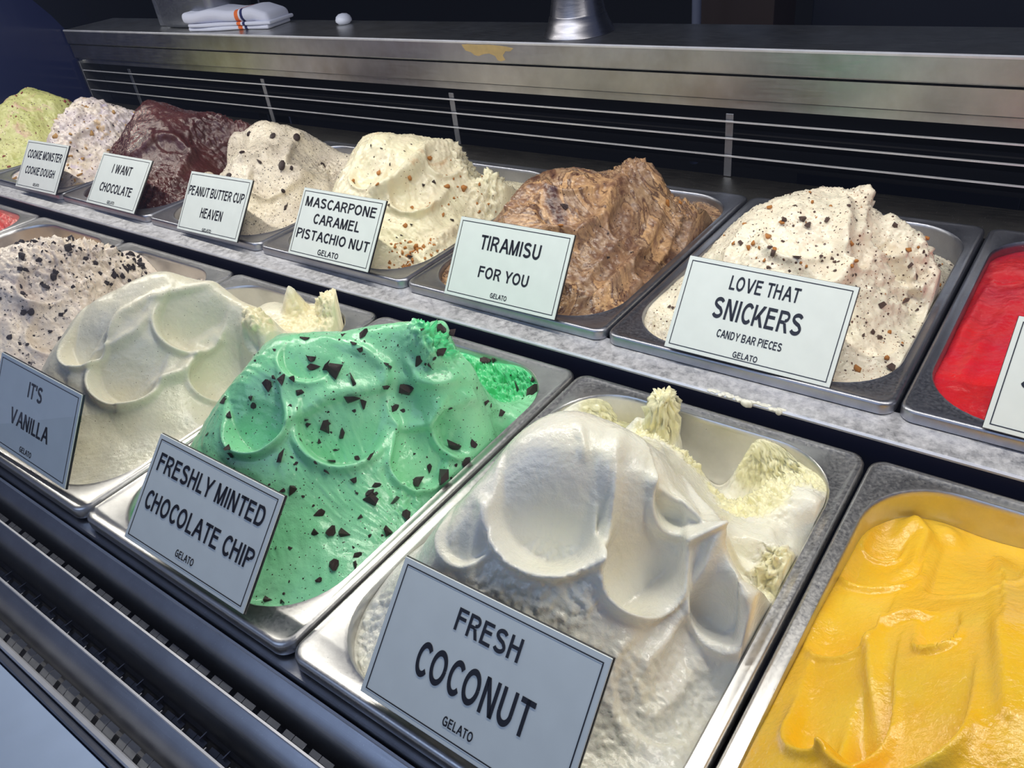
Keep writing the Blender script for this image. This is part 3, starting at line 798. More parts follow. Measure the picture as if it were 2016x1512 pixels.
g = Gel('cookies', 'front', -2, 'beige gelato mound thickly strewn with dark cookie crumbs',
  sil=[(-60, 560, .14), (0, 500, .17), (60, 475, .20), (130, 470, .225), (190, 480, .24), (235, 515, .25)],
  pts=[(.12, .12, .07), (.16, .1, .045), (.12, .05, .012), (.2, .1, .02), (.21, .18, .03), (.2, .24, .012), (.15, .3, -.02), (.2, .31, -.012), (.1, .32, -.04), (.05, .1, .03)],
  edge=-.006, edges=[(.13, .341, -.03), (.2, .33, -.012)], low=.008, mid=.0034, res=.0015)
g.stroke((110, 530), (60, 592), .05, .010, .2).stroke((130, 630), (75, 690), .05, .012, .15).ridge([(0, 560), (60, 600), (130, 570), (220, 545)], .007, .008)
g.rough((190, 510), .06, .008, 120).rough((350, 520), .05, .008, 120).rough((120, 490), .06, .005, 120)
g.build()
g.scatter(CK, 'cookie_crumb', 140, .003, .013, win=(30, 460, 260, 560)).scatter(CK, 'cookie_crumb', 80, .003, .012, win=(250, 480, 440, 560)).scatter(CK, 'cookie_crumb', 75, .0025, .011, win=(-60, 560, 180, 760))

g = Gel('caramel', 'front', -3, 'tan hazelnut gelato low in its pan, left of the cookie-crumb mound',
  pts=[(.12, .1, .03), (.12, .18, .035), (.12, .26, -.02), (.1, .31, -.045)], edge=-.02, edges=[(.13, .341, -.05), (.05, .33, -.04), (.2, .33, -.045)], low=.006, mid=.002, res=.002)
g.rough((60, 470), .08, .010, 90).build()
g = Gel('red', 'front', -4, 'red berry gelato in the farthest front-row pan',
  pts=[(.12, .1, .03), (.12, .2, .03), (.15, .28, .01)], edge=-.008, low=.006, mid=.002, res=.0022)
g.rough((30, 430), .1, .012, 90).build()

# ---- back row
g = Gel('candy', 'back', 2, 'pale gelato mound with candy-bar bits and caramel crumbs, right of the brown swirl',
  sil=[(1405, 480, .12), (1430, 455, .14), (1470, 425, .155), (1520, 400, .17), (1575, 376, .19), (1640, 380, .20), (1700, 388, .21), (1735, 430, .205), (1780, 445, .20), (1820, 470, .195), (1850, 530, .18)],
  pts=[(.12, .1, .068), (.12, .06, .035), (.19, .08, .02), (.21, .05, -.004), (.2, .14, .04), (.225, .15, .0), (.12, .3, .0), (.2, .3, -.012), (.18, .26, .01), (.04, .06, -.004), (.12, .25, .04), (.03, .15, .012)],
  edge=-.006, edges=[(.13, .341, -.03), (.2, .33, -.03), (.242, .27, -.02)], low=.008, mid=.0030, res=.0013)
g.stroke((1580, 430), (1555, 510), .06, .008, .3).stroke((1740, 440), (1735, 500), .04, .010, .2).stroke((1800, 500), (1775, 560), .04, .008, .2).stroke((1720, 620), (1700, 700), .05, .005, .15).stroke((1690, 470), (1680, 530), .03, .008, .2)
g.ridge([(1660, 400), (1650, 460), (1665, 520), (1640, 560), (1600, 570)], .007, .015, .3).ridge([(1480, 440), (1440, 500), (1430, 540)], .006, .008).ridge([(1750, 430), (1770, 500), (1800, 560), (1830, 580)], .006, .013)
g.ridge([(1700, 400), (1690, 460), (1740, 480)], .005, .007).ridge([(1530, 500), (1600, 545), (1650, 540)], .005, .006).ridge([(1700, 560), (1740, 600), (1790, 620)], .006, .006).bump((1695, 390), .010, .012, 3)
g.rough((1800, 560), .05, .004, 110).rough((1700, 395), .02, .005, 130).rough((1280, 640), .03, .005, 110)
g.build()
g.drops([(1545, 428, 16), (1582, 430, 24), (1588, 442, 20), (1625, 430, 14), (1520, 500, 18), (1570, 505, 22), (1510, 490, 14), (1455, 475, 14), (1620, 505, 12), (1725, 660, 20), (1750, 722, 28), (1720, 650, 14), (1690, 570, 22), (1735, 600, 18), (1780, 590, 20), (1795, 520, 16), (1760, 440, 18), (1850, 520, 12)], CB, 'candy_piece')
g.drops([(1512, 404, 14), (1536, 438, 14), (1510, 460, 16), (1468, 488, 16), (1480, 478, 12), (1440, 480, 10), (1500, 515, 10), (1585, 520, 10), (1680, 480, 18), (1790, 490, 14), (1830, 470, 14), (1690, 725, 22), (1745, 700, 14), (1600, 395, 10)], NU, 'nut_piece')
g.scatter(NU, 'nut_piece', 60, .002, .006); g.scatter(CB, 'candy_piece', 170, .0018, .0062)

g = Gel('tiramisu', 'back', 1, 'brown and tan swirled tiramisu gelato mound',
  sil=[(975, 430, .10), (1000, 400, .125), (1030, 365, .15), (1080, 340, .175), (1140, 335, .19), (1200, 335, .205), (1245, 318, .215), (1285, 345, .215), (1310, 380, .215), (1350, 400, .225), (1400, 415, .25)],
  pts=[(.11, .1, .068), (.12, .06, .035), (.19, .08, .018), (.21, .05, -.002), (.2, .14, .035), (.225, .17, .006), (.21, .25, .012), (.12, .3, .006), (.2, .31, -.006), (.04, .05, -.006), (.03, .14, .012)],
  edge=-.006, edges=[(.13, .341, -.02), (.2, .33, -.008), (.242, .27, .0)], low=.006, mid=.0026, res=.0013)
g.stroke((1120, 345), (1110, 375), .05, .006, .3).stroke((1110, 395), (1090, 450), .055, .008, .2).stroke((1260, 420), (1220, 480), .05, .012, .2).stroke((1330, 460), (1270, 560), .05, .008, .2)
g.ridge([(1230, 340), (1200, 380), (1180, 430), (1130, 460), (1060, 450)], .007, .012, .4).ridge([(1240, 326), (1275, 345), (1300, 380)], .012, .011).ridge([(1300, 420), (1270, 480), (1200, 560), (1160, 600)], .006, .010, .3)
g.ridge([(1340, 430), (1310, 500), (1240, 580)], .005, .008).ridge([(1040, 370), (1010, 410), (1000, 440)], .008, .007).ridge([(1220, 470), (1180, 520), (1150, 560)], .005, .007).ridge([(1200, 360), (1160, 375), (1100, 370)], .004, .005)
g.rough((1240, 330), .022, .005, 130).rough((1375, 430), .04, .008, 130).rough((1020, 400), .02, .004, 120)
g.build(); g.scatter(CH, 'chocolate_piece', 16, .003, .008); g.drops([(1316, 400, 18), (1340, 395, 10), (1100, 440, 12)], NU[:1], 'nut_piece')

g = Gel('mascarpone', 'back', 0, 'creamy mascarpone gelato mound with caramel and nut pieces',
  sil=[(670, 365, .12), (690, 335, .145), (715, 300, .175), (750, 282, .195), (790, 284, .20), (830, 274, .205), (870, 278, .21), (910, 300, .215), (960, 330, .215), (975, 350, .21)],
  pts=[(.11, .1, .068), (.12, .06, .035), (.19, .08, .018), (.2, .14, .03), (.225, .17, .002), (.2, .22, .015), (.12, .29, .0), (.2, .29, -.004), (.21, .05, -.008), (.03, .14, .015), (.21, .25, .0)],
  edge=-.006, edges=[(.13, .341, -.03), (.05, .33, -.03), (.2, .33, -.015)], low=.008, mid=.0028, res=.0014)
g.stroke((735, 300), (717, 372), .045, .012, .2).stroke((815, 340), (805, 422), .05, .010, .25).stroke((870, 290), (875, 345), .045, .008, .25)
g.ridge([(845, 285), (810, 325), (780, 355), (745, 375), (730, 385)], .008, .017, .3).ridge([(765, 410), (820, 425), (860, 400), (880, 370)], .005, .008).ridge([(900, 440), (860, 480), (830, 505)], .007, .010)
g.rough((925, 325), .035, .009, 120).rough((990, 380), .04, .008, 130).rough((850, 505), .04, .005, 120).bump((750, 285), .02, .010)
g.build()
g.drops([(697, 352, 12), (809, 353, 14), (880, 362, 18), (915, 370, 20), (742, 365, 10), (810, 402, 10), (771, 515, 14), (806, 518, 10), (800, 440, 12), (850, 313, 12), (745, 335, 14)], NU, 'nut_piece')
g.drops([(768, 320, 10), (763, 398, 12), (855, 355, 12), (835, 360, 10), (805, 505, 16), (890, 430, 12), (930, 428, 14)], CH, 'chocolate_piece')
g.scatter(NU, 'nut_piece', 40, .003, .0075, win=(840, 300, 1000, 540)); g.scatter(NU, 'nut_piece', 60, .003, .009, win=(765, 470, 900, 545)); g.scatter(CH, 'chocolate_piece', 40, .002, .0055)

g = Gel('pbc', 'back', -1, 'beige speckled gelato mound dotted with round chocolate drops',
  sil=[(420, 340, .12), (440, 305, .15), (470, 262, .18), (510, 247, .195), (560, 250, .205), (590, 262, .205), (608, 300, .20), (630, 325, .20)],
  pts=[(.12, .1, .068), (.12, .06, .035), (.19, .08, .022), (.2, .14, .035), (.225, .15, .01), (.2, .24, .02), (.12, .3, -.01), (.2, .3, .0), (.21, .05, -.004), (.04, .14, .02)],
  edge=-.006, edges=[(.13, .341, -.03), (.2, .33, -.03)], low=.008, mid=.0028, res=.0016)
g.stroke((520, 260), (495, 298), .05, .006, .3).stroke((540, 320), (522, 388), .055, .008, .25)
g.ridge([(590, 260), (565, 300), (560, 330), (610, 345)], .006, .010).ridge([(430, 340), (480, 310), (520, 300)], .006, .008).ridge([(540, 390), (570, 370), (600, 345)], .006, .006).rough((650, 340), .03, .006, 120).build()
g.drops([(533, 264, 16), (585, 266, 18), (598, 309, 20), (550, 322, 24), (510, 315, 22), (560, 404, 22), (568, 394, 12), (505, 265, 10), (485, 265, 12), (492, 357, 12), (510, 394, 12), (475, 295, 12), (640, 320, 18), (577, 335, 10), (486, 465, 14), (445, 345, 14), (560, 380, 10)], DR + CH[:2], 'chocolate_drop', 1.0, (.45, .7), 0.55)
g.scatter(CH, 'chocolate_piece', 60, .0018, .005)

g = Gel('chocolate', 'back', -2, 'glossy dark brown chocolate gelato mound',
  sil=[(240, 300, .12), (262, 262, .15), (300, 225, .185), (350, 215, .20), (400, 222, .205), (440, 240, .21), (480, 255, .215)],
  pts=[(.11, .1, .07), (.12, .05, .025), (.19, .08, .025), (.2, .14, .04), (.22, .2, .03), (.2, .26, .03), (.12, .3, .01), (.04, .05, -.01)], edge=-.006, low=.008, mid=.0026, res=.0017)
g.stroke((335, 235), (350, 300), .06, .008, .05).stroke((430, 235), (400, 300), .06, .008, .1).ridge([(270, 300), (310, 265), (350, 270), (375, 300), (340, 370), (330, 400)], .007, .009).rough((440, 260), .05, .006, 110).rough((320, 380), .05, .005, 110).build()

g = Gel('dough', 'back', -3, 'pale lavender and cream gelato mound studded with cookie dough',
  sil=[(92, 265, .14), (120, 230, .165), (165, 205, .19), (200, 200, .20), (250, 212, .215), (285, 228, .225)],
  pts=[(.11, .1, .07), (.12, .05, .025), (.19, .08, .02), (.2, .14, .03), (.22, .2, .012), (.2, .26, .01), (.12, .3, .0), (.04, .05, -.01)], edge=-.006, low=.010, mid=.0034, res=.0018)
g.ridge([(130, 280), (170, 255), (210, 240)], .008, .009).rough((180, 250), .08, .006, 90).build(); g.scatter(DO, 'dough_piece', 70, .004, .014); g.scatter(CK, 'cookie_crumb', 50, .002, .006)

g = Gel('pistachio', 'back', -4, 'pale green gelato mound with pink patches at the far left',
  sil=[(-60, 230, .16), (0, 196, .18), (50, 190, .20), (95, 184, .21), (130, 200, .215), (145, 222, .215)],
  pts=[(.11, .1, .07), (.12, .05, .025), (.19, .08, .02), (.2, .14, .03), (.22, .2, .012), (.2, .26, .01), (.12, .3, .0), (.04, .05, -.01)], edge=-.006, low=.010, mid=.0034, res=.0018)
g.rough((60, 250), .09, .007, 80).build(); g.scatter(FR, 'fruit_piece', 60, .003, .009)

g = Gel('strawberry', 'back', 3, 'bright red strawberry gelato at the right frame edge',
  pts=[(.06, .06, -.004), (.05, .15, -.002), (.06, .25, .004), (.1, .28, .01), (.12, .2, .03), (.12, .1, .02), (.2, .15, .03)], edge=-.010, low=.004, mid=.0012, res=.0014)
g.ridge([(1950, 560), (1900, 640), (1870, 700)], .006, .005).ridge([(1990, 600), (1920, 700), (1890, 760)], .006, .004).stroke((1990, 540), (1975, 560), .03, .008).build()

# ------------------------------------------------------------------ signs
T_ = 0.182          # stem width relative to the cap height


def _rib(pts, t=T_):
    """ribbon of width t along a polyline (butt ends)"""
    p = np.array(pts, float); d_ = np.gradient(p, axis=0); d_[0] = p[1] - p[0]; d_[-1] = p[-1] - p[-2]
    d_ /= np.linalg.norm(d_, axis=1)[:, None] + 1e-9; nn = np.stack([-d_[:, 1], d_[:, 0]], 1) * t / 2
    return [[tuple(p[k] + nn[k]), tuple(p[k + 1] + nn[k + 1]), tuple(p[k + 1] - nn[k + 1]), tuple(p[k] - nn[k])] for k in range(len(p) - 1)]


def _arc(cx, cy, rx, ry, a0, a1, n_=14):
    return [(cx + rx * math.cos(math.radians(a0 + (a1 - a0) * k / n_)), cy + ry * math.sin(math.radians(a0 + (a1 - a0) * k / n_))) for k in range(n_ + 1)]


def _box(x0, y0, x1, y1): return [[(x0, y0), (x1, y0), (x1, y1), (x0, y1)]]


def _dia(x0, y0, x1, y1, t=T_ * 1.12): return [[(x0, y0), (x0 + t, y0), (x1 + t, y1), (x1, y1)]]


def glyph(c):
    t = T_; h = t / 2; hb = t * 0.86
    if c == 'A': return _dia(0, 0, .39, 1) + _dia(.79, 0, .40, 1) + _box(.18, .29, .76, .29 + hb), .94
    if c in 'BPR':
        o = _box(0, 0, t, 1) + _box(t, 1 - hb, .46, 1) + _rib(_arc(.46, .735, .24, .265 - hb / 2, 90, -90), hb) + _box(t, .47 - hb / 2, .46, .47 + hb / 2)
        if c == 'B': o += _box(t, 0, .48, hb) + _rib(_arc(.48, .255, .25, .255 - hb / 2, 90, -90), hb); return o, .80
        if c == 'R': o += _dia(.62, 0, .38, .45, t * 1.15); return o, .80
        return o, .76
    if c in 'CG':
        o = _rib(_arc(.43, .5, .43 - h, .5 - hb / 2, 42, 318, 26), t)
        if c == 'G': o = _rib(_arc(.43, .5, .43 - h, .5 - hb / 2, 42, 300, 26), t) + _box(.44, .40, .88, .40 + hb) + _box(.88 - t, .13, .88, .46) + _rib([(.60, .09), (.72, .11), (.84, .18)], t)
        return o, (.88 if c == 'G' else .80)
    if c == 'D': return _box(0, 0, t, 1) + _box(t, 0, .40, hb) + _box(t, 1 - hb, .40, 1) + _rib(_arc(.40, .5, .42 - h, .5 - hb / 2, 90, -90, 20), t), .84
    if c in 'EF':
        o = _box(0, 0, t, 1) + _box(t, 1 - hb, .70, 1) + _box(t, .49, .65, .49 + hb)
        if c == 'E': o += _box(t, 0, .72, hb)
        return o, (.74 if c == 'E' else .68)
    if c == 'H': return _box(0, 0, t, 1) + _box(.78 - t, 0, .78, 1) + _box(t, .47, .78 - t, .47 + hb), .78
    if c == 'I': return _box(0, 0, t, 1), t
    if c == 'K': return _box(0, 0, t, 1) + _dia(t * .6, .30, .60, 1, t * 1.3) + _dia(.64, 0, .28, .56, t * 1.25), .80
    if c == 'L': return _box(0, 0, t, 1) + _box(t, 0, .62, hb), .62
    if c == 'M': return _box(0, 0, t, 1) + _box(.92 - t, 0, .92, 1) + _dia(.46 - t * .5, 0, t * .15, 1, t) + _dia(.46 - t * .5, 0, .92 - t * 1.15, 1, t), .92
    if c == 'N': return _box(0, 0, t, 1) + _box(.78 - t, 0, .78, 1) + _dia(.78 - t * 1.15, 0, 0, 1, t * 1.15), .78
    if c == 'O': return _rib(_arc(.46, .5, .46 - h, .5 - hb / 2, 0, 360, 36), t), .92
    if c == 'S':
        return _rib(_arc(.38, .735, .31 - h * .2, .265 - hb / 2, 22, 200, 14) + [(.20, .60), (.36, .535), (.54, .48)] + _arc(.39, .27, .33 - h * .2, .27 - hb / 2, 38, -158, 16), t), .78
    if c == 'T': return _box(.37 - h, 0, .37 + h, 1) + _box(0, 1 - hb, .74, 1), .74
    if c == 'U': return _box(0, .36, t, 1) + _box(.78 - t, .36, .78, 1) + _rib(_arc(.39, .36, .39 - h, .36 - hb / 2, 180, 360, 18), t), .78
    if c == 'V': return _dia(.38, 0, 0, 1) + _dia(.38, 0, .76, 1), .76 + T_ * 1.12
    if c == 'W': return _dia(.25, 0, 0, 1, t) + _dia(.25, 0, .53, 1, t) + _dia(.81, 0, .53, 1, t) + _dia(.81, 0, 1.06, 1, t), 1.06 + t
    if c == 'Y': return _box(.41 - h, 0, .41 + h, .45) + _dia(.41 - h, .42, 0, 1) + _dia(.41 - h, .42, .70, 1), .85
    if c == "'": return _box(0, .66, t * .9, 1), t * .9
    return [], .22


def text_mesh(txt, w, h, bold=0):
    polys = []; x = 0
    for c in txt:
        if c == ' ': x += .36; continue
        g_, wd = glyph(c); polys += [[(x + a, b) for a, b in q] for q in g_]
        x += wd + (.06 if c == 'C' else .10 if c in 'AVTYLP' else .17)
    P_ = np.array([p for q in polys for p in q]); lo, hi = P_.min(0), P_.max(0)
    v_ = []; fc_ = []
    for q in polys:
        b_ = len(v_); ar = sum(q[k][0] * q[(k + 1) % 4][1] - q[(k + 1) % 4][0] * q[k][1] for k in range(4))
        if ar < 0: q = q[::-1]
        v_ += [((a - lo[0]) / (hi[0] - lo[0]) * w, (b - lo[1]) / (hi[1] - lo[1]) * h, 0) for a, b in q]; fc_.append((b_, b_ + 1, b_ + 2, b_ + 3))
    me = mesh('lettering', v_, fc_); me.materials.append(M['ink']); return me


SW, SH = 0.1409, 0.0822


def sign(pose, lines, label, bold=0.022):
    x, y, z, yaw, lean, roll = pose
    cy, sy, cl, sl, cr, sr = math.cos(yaw), math.sin(yaw), math.cos(lean), math.sin(lean), math.cos(roll), math.sin(roll)
    ex = Vector((1, 0, 0)); ez = Vector((0, sl, cl))
    ex, ez = cr * ex + sr * ez, -sr * ex + cr * ez
    Rz = Matrix.Rotation(yaw, 3, 'Z'); ex = Rz @ ex; ez = Rz @ ez; nn = ex.cross(ez)
    root = empty('flavour_sign')
    root.matrix_world = Matrix(((ex.x, ez.x, nn.x, x), (ex.y, ez.y, nn.y, y), (ex.z, ez.z, nn.z, z), (0, 0, 0, 1)))
    tag(root, label, 'sign', 'flavour signs')
    bm = bmesh.new(); bm_box(bm, (0, 0, -0.0012), (SW, SH, 0.0), 0.0003, 1)
    me = bpy.data.meshes.new('face_plate'); bm.to_mesh(me); bm.free(); link('face_plate', me, M['sign'], root)
    bm = bmesh.new(); bm_box(bm, (-0.0004, -0.0003, -0.0030), (SW + 0.0004, SH + 0.0004, -0.00125), 0.0002, 1)
    me = bpy.data.meshes.new('backing_plate'); bm.to_mesh(me); bm.free(); link('backing_plate', me, M['sign_edge'], root)
    i, t_ = 0.0034, 0.0007
    a = [(i, i), (SW - i, i), (SW - i, SH - i), (i, SH - i)]; b = [(i + t_, i + t_), (SW - i - t_, i + t_), (SW - i - t_, SH - i - t_), (i + t_, SH - i - t_)]
    me = mesh('border_line', [(p, q, 0.00025) for p, q in a + b], [(0, 1, 5, 4), (1, 2, 6, 5), (2, 3, 7, 6), (3, 0, 4, 7)])
    link('border_line', me, M['ink'], root)
    for (txt, x0, y0, x1, y1) in lines:
        o = link('lettering', text_mesh(txt, (x1 - x0) / 1000, (y1 - y0) / 1000, bold), None, root)
        o.location = (x0 / 1000, y0 / 1000, 0.0003)
    return root


def cen(txt, w, y0, y1, c=70.4): return (txt, c - w / 2, y0, c + w / 2, y1)


sign([0.3219, 0.0037, 0.0068, -0.0322, 0.7797, 0.037], [('FRESH', 47.8, 57.7, 92.0, 70.7), ('COCONUT', 30.8, 25.0, 110, 44.9), cen('GELATO', 20.8, 9.0, 14.4)],
     'white sign reading FRESH COCONUT leaning at the front of the coconut pan')
sign([0.071, 0.0016, 0.0089, 0.0255, 0.7638, -0.0227], [('FRESHLY MINTED', 9.2, 56, 131, 70.2), ('CHOCOLATE CHIP', 9.6, 27, 134, 41.5), cen('GELATO', 20.8, 8.4, 13.8)],
     'white sign reading FRESHLY MINTED CHOCOLATE CHIP before the green mound')
sign([-0.1771, 0.0082, 0.0069, 0.0151, 0.5938, -0.0249], [("IT'S", 57.5, 56.0, 81.7, 70.2), ('VANILLA', 34.5, 26.5, 103, 40.6), cen('GELATO', 20.8, 6.4, 11.6)],
     "white sign reading IT'S VANILLA before the plain cream-coloured mound")
sign([0.3239, 0.3875, 0.0276, 0.0755, 0.6631, -0.0446], [('LOVE THAT', 41, 59.9, 99.3, 72.4), ('SNICKERS', 33, 34, 107.5, 52.4), ('CANDY BAR PIECES', 42, 18.6, 97, 25.6), cen('GELATO', 20.8, 5.0, 10.2)],
     'white sign reading LOVE THAT and CANDY BAR PIECES in the back row')
sign([0.0685, 0.3872, 0.0244, -0.0257, 0.6014, 0.0229], [('TIRAMISU', 33, 52.4, 108, 67.5), ('FOR YOU', 39.0, 24.2, 101.7, 36.2), cen('GELATO', 20.8, 6.5, 11.6)],
     'white sign reading TIRAMISU FOR YOU before the brown swirled mound')
sign([-0.1805, 0.3848, 0.0268, -0.0311, 0.6591, 0.0246], [('MASCARPONE', 9.6, 60.5, 131, 72.6), ('CARAMEL', 31, 41.2, 111, 53.6), ('PISTACHIO NUT', 7.4, 21.2, 133.5, 33.4), cen('GELATO', 36, 6.0, 12.8)],
     'white sign reading MASCARPONE CARAMEL PISTACHIO NUT')
sign([-0.4203, 0.385, 0.0203, -0.0489, 0.6749, 0.0436], [('PEANUT BUTTER CUP', 6.0, 49.6, 133.9, 63.0), ('HEAVEN', 47.0, 21.6, 97.0, 35.2), cen('GELATO', 20.8, 4.0, 8.4)],
     'white sign reading PEANUT BUTTER CUP HEAVEN')
sign([-0.6655, 0.3872, 0.0248, -0.0361, 0.7562, 0.0213], [('I WANT', 43.5, 53, 98.8, 67.0), ('CHOCOLATE', 25, 22, 117.5, 36.3), cen('GELATO', 20.8, 5.2, 10.2)],
     'white sign reading I WANT CHOCOLATE')
sign([-0.8906, 0.3815, 0.0242, -0.0227, 0.7044, 0.0283], [('COOKIE MONSTER', 13.4, 52, 131, 66.5), ('COOKIE DOUGH', 20.4, 25, 121.5, 38.5), cen('GELATO', 20.8, 6.7, 11.6)],
     'white sign with two lines ending in COOKIE DOUGH, farthest left')
sign([0.5725, 0.3885, 0.0262, 0.03, 0.66, -0.03], [('S', 13.5, 33.5, 22, 52.8)],
     'white sign cut off by the right frame edge, before the red mound')

# ------------------------------------------------------------------ things on and behind the counter
def lathe(name, prof, mat, loc, parent=None, n_=32):
    v_ = []; fc_ = []
    for (rr, zz) in prof:
        for k_ in range(n_):
            a = 2 * math.pi * k_ / n_; v_.append((rr * math.cos(a), rr * math.sin(a), zz))
    m_ = len(prof)
    for j in range(m_ - 1):
        for k_ in range(n_):
            fc_.append((j * n_ + k_, j * n_ + (k_ + 1) % n_, (j + 1) * n_ + (k_ + 1) % n_, (j + 1) * n_ + k_))
    me = mesh(name, v_, fc_, True); me.set_sharp_from_angle(angle=math.radians(45))
    o_ = link(name, me, mat, parent); o_.location = loc; return o_


M['chrome'] = steel_mat('brushed_cone', (0.30, 0.30, 0.34, 1), 0.25, 0.4, (4, 4, 40))
TZ = 0.1786
o = lathe('pedestal_base', [(0.0505, 0.0), (0.0500, 0.0015), (0.0465, 0.008), (0.0425, 0.016), (0.0400, 0.0235), (0.0390, 0.0245), (0.0385, 0.026), (0.0340, 0.05), (0.0300, 0.08), (0.0270, 0.13), (0.026, 0.22), (0.0, 0.22)],
          M['chrome'], (-0.0475, 0.8745 - 0.012, TZ))
tag(o, 'flared metal pedestal base standing on the steel counter', 'pedestal')
o = lathe('round_knob', [(0.0, 0.0), (0.010, 0.0005), (0.0145, 0.005), (0.0145, 0.008), (0.0125, 0.013), (0.008, 0.0165), (0.0, 0.018)], flat_mat('white_knob', (0.75, 0.78, 0.9, 1), 0.35), (-0.5554, 0.892, TZ))
tag(o, 'small white dome lying on the steel counter right of the towel', 'knob')
# folded towel
n = NT('towel_cloth')
sep = n.n('ShaderNodeSeparateXYZ'); n.l(n.coord(), sep.inputs[0])
st1 = n.ramp(sep.outputs[0], [(0.0, G(0)), (0.5, G(0))], 'CONSTANT')
def band(lo, hi):
    a = n.n('ShaderNodeMath', operation='GREATER_THAN'); n.l(sep.outputs[0], a.inputs[0]); a.inputs[1].default_value = lo
    b = n.n('ShaderNodeMath', operation='LESS_THAN'); n.l(sep.outputs[0], b.inputs[0]); b.inputs[1].default_value = hi
    c_ = n.n('ShaderNodeMath', operation='MULTIPLY'); n.l(a.outputs[0], c_.inputs[0]); n.l(b.outputs[0], c_.inputs[1]); return c_.outputs[0]
col = n.mix(band(0.030, 0.042), (0.66, 0.68, 0.80, 1), srgb(226, 110, 50))
col = n.mix(band(0.048, 0.056), col, srgb(34, 40, 92))
n.set(Base_Color=col, Roughness=0.9, Normal=n.bump(n.noise(n.coord(), 900, 2), 0.5, 0.0006))
tw = empty('folded_towel', (-0.812, 0.858, TZ))
tag(tw, 'folded white towel with an orange and a navy stripe on the counter', 'towel')
for li, (z0, z1, x0, x1, ya, yb) in enumerate(((0.0004, 0.0075, -0.118, 0.118, -0.038, 0.036), (0.0077, 0.0140, -0.112, 0.126, -0.040, 0.038), (0.0142, 0.0350, -0.128, 0.120, -0.038, 0.034))):
    bm = bmesh.new(); bm_box(bm, (x0, ya, z0), (x1, yb, z1), (z1 - z0) * 0.47, 4)
    bmesh.ops.subdivide_edges(bm, edges=[e for e in bm.edges if abs(e.verts[0].co.x - e.verts[1].co.x) > 0.1], cuts=14)
    for v_ in bm.verts:
        v_.co.y += 0.003 * math.sin(v_.co.x * 40 + li); v_.co.z += 0.0015 * math.sin(v_.co.x * 55 + li * 2) * (v_.co.z > z0 + 0.002) * (li == 2) * 1.5
        if v_.co.x > x1 - 0.04 and li == 2: v_.co.z -= (v_.co.x - x1 + 0.04) * 0.18
    me = bpy.data.meshes.new('towel_layer'); bm.to_mesh(me); bm.free(); me.polygons.foreach_set('use_smooth', [True] * len(me.polygons))
    link('towel_layer', me, n.m, tw)
tw.rotation_euler = (0, 0, 0.20); tw.scale = (0.86, 0.92, 1.0)
# upright steel container behind the towel
ct = empty('steel_container', (-0.985, 0.868, TZ)); tag(ct, 'grey steel container standing at the far left end of the counter', 'container')
bm = bmesh.new(); bm_box(bm, (-0.045, -0.040, 0.0), (0.135, 0.065, 0.16), 0.014, 3)
me = bpy.data.meshes.new('container_body'); bm.to_mesh(me); bm.free(); me.polygons.foreach_set('use_smooth', [True] * len(me.polygons)); link('container_body', me, M['tab'], ct)
o = box('container_flange', (-0.085, -0.02, 0.0), (-0.049, 0.035, 0.16), M['tab'], ct, 0.004)
o = box('upright_post', (-0.99, 0.965, -0.2), (-0.955, 0.99, 0.5), M['tab'], None, 0.004); tag(o, 'grey upright post right behind the towel', 'post')
o = box('upright_post', (-0.93, 0.965, -0.2), (-0.88, 0.99, 0.5), M['chrome'], None, 0.004); tag(o, 'broad steel post behind the towel, right of the grey one', 'post')
o = box('shelf_board', (-0.90, 1.0, 0.245), (-0.50, 1.2, 0.262), flat_mat('wood_shelf', srgb(96, 84, 62), 0.5), None, 0.002); tag(o, 'brown shelf board at the top behind the towel', 'shelf')
# pole and paper far behind
o = lathe('white_pole', [(0.0, -0.35), (0.008, -0.35), (0.008, 0.35), (0.0, 0.35)], flat_mat('pole_paint', (0.16, 0.18, 0.26, 1), 0.4), (-0.035, 1.22, 0.22), n_=16)
tag(o, 'thin pale pole standing in the dark behind the counter', 'pole')
n = NT('printed_paper'); n.set(Base_Color=n.mix(n.ramp(n.noise(n.coord((1, 1, 3)), 60, 3), [(.45, G(0)), (.6, G(1))]), (0.10, 0.12, 0.17, 1), (0.05, 0.06, 0.10, 1)), Roughness=0.7)
o = box('paper_box', (-0.020, 1.30, 0.150), (0.065, 1.36, 0.30), n.m, None, 0.002); tag(o, 'grey paper box on the shelf in the dark background', 'box')
o = box('wooden_shelf', (-0.06, 1.29, 0.02), (0.075, 1.40, 0.149), flat_mat('dark_wood', (0.035, 0.018, 0.014, 1), 0.5), None, 0.002); tag(o, 'dark reddish wooden shelf block under the paper box', 'shelf')
# dark interior behind the counter
tag(box('wall_back', (-4, 2.2, -1.2), (3, 2.25, 2.4), M['black']), kind='structure')
tag(box('wall_left', (-4.05, -1.0, -1.2), (-4.0, 2.25, 2.4), M['navy']), kind='structure')
tag(box('floor', (-4, -3, -1.25), (3, 2.25, -1.2), M['navy']), kind='structure')
for k_, x in enumerate((0.10, 0.50, 0.90, 1.3)):
    o = box('cabinet_door', (x + 0.004, 1.40, -0.5), (x + 0.396, 1.42, 0.8), M['navy'], None, 0.003)
    tag(o, ['dark navy cabinet door right beside the paper box', 'second dark navy cabinet door from the paper box', 'third dark navy cabinet door from the paper box', 'dark navy cabinet door farthest to the right'][k_], 'cabinet door', 'navy cabinet doors')
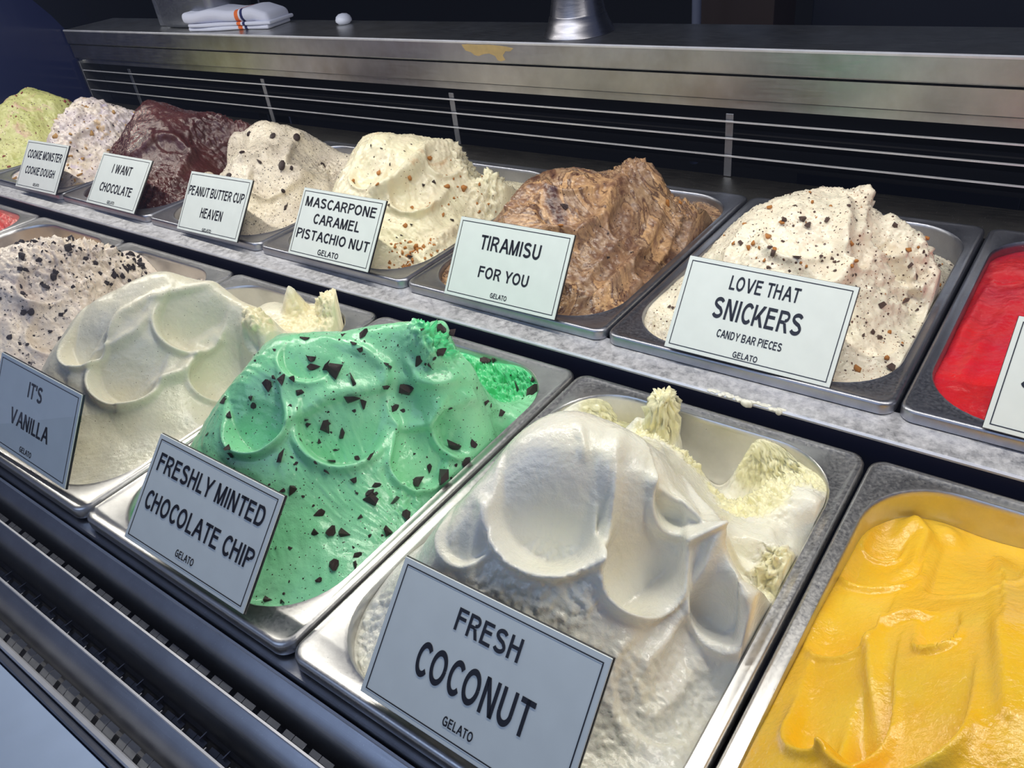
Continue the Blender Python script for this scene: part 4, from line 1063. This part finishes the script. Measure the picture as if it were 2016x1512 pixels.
# smear on the counter fascia
r_ = random.Random(3); bm = bmesh.new(); ring = []
top = [(0, 0), (.012, .001), (.03, .0005), (.05, .001), (.068, 0), (.082, -.001), (.094, -.003), (.088, -.007), (.080, -.007), (.074, -.013), (.078, -.019), (.070, -.021), (.064, -.020), (.060, -.014), (.050, -.011), (.040, -.012), (.030, -.015), (.022, -.014), (.016, -.010), (.006, -.008)]
n = NT('dried_batter'); n.set(Base_Color=n.mix(n.noise(n.coord(), 120, 4), srgb(200, 170, 110), srgb(160, 140, 100)), Roughness=0.5, Normal=n.bump(n.noise(n.coord(), 200, 3), .5, .001))
vs = [(-0.2088 + a, 0.79545, 0.1735 + b) for a, b in top] + [(-0.2088 + a, 0.7962, 0.1735 + b) for a, b in top]
k = len(top)
me = mesh('batter_smear', vs, [tuple(range(k)), tuple(reversed(range(k, 2 * k)))] + [(i, (i + 1) % k, k + (i + 1) % k, k + i) for i in range(k)])
o = link('batter_smear', me, n.m); tag(o, 'dried beige batter smear on the steel counter fascia', 'smear')

# pale gelato smears left on the frosted ledge, and a mint drip on its sign
def blobs(name, lst, mat, label, cat):
    bm = bmesh.new()
    for (x, y, z, a, b, c_) in lst:
        r = bmesh.ops.create_uvsphere(bm, u_segments=12, v_segments=8, radius=1.0)
        for v_ in r['verts']:
            k_ = 1 + 0.25 * math.sin(v_.co.x * 5 + x * 90) * math.cos(v_.co.y * 4 + y * 70)
            v_.co = Vector((x + v_.co.x * a * k_, y + v_.co.y * b * k_, z + v_.co.z * c_))
    me = bpy.data.meshes.new(name); bm.to_mesh(me); bm.free(); me.polygons.foreach_set('use_smooth', [True] * len(me.polygons))
    return tag(link(name, me, mat), label, cat)


L_ = []
for k_ in range(26):
    x = 0.375 + 0.062 * k_ / 25 + random.uniform(-.002, .002)
    L_.append((x, 0.3660 + random.uniform(-.0012, .0022), 0.0096, random.uniform(.002, .005), random.uniform(.0012, .0030), random.uniform(.0008, .0016)))
L_ += [(0.410, 0.3645, 0.0085, .0055, .0028, .0035), (0.436, 0.3650, 0.0085, .003, .002, .003)]
blobs('gelato_smear', L_, GM['coconut'], 'pale gelato smear along the frosted ledge edge behind the coconut pan', 'smear')
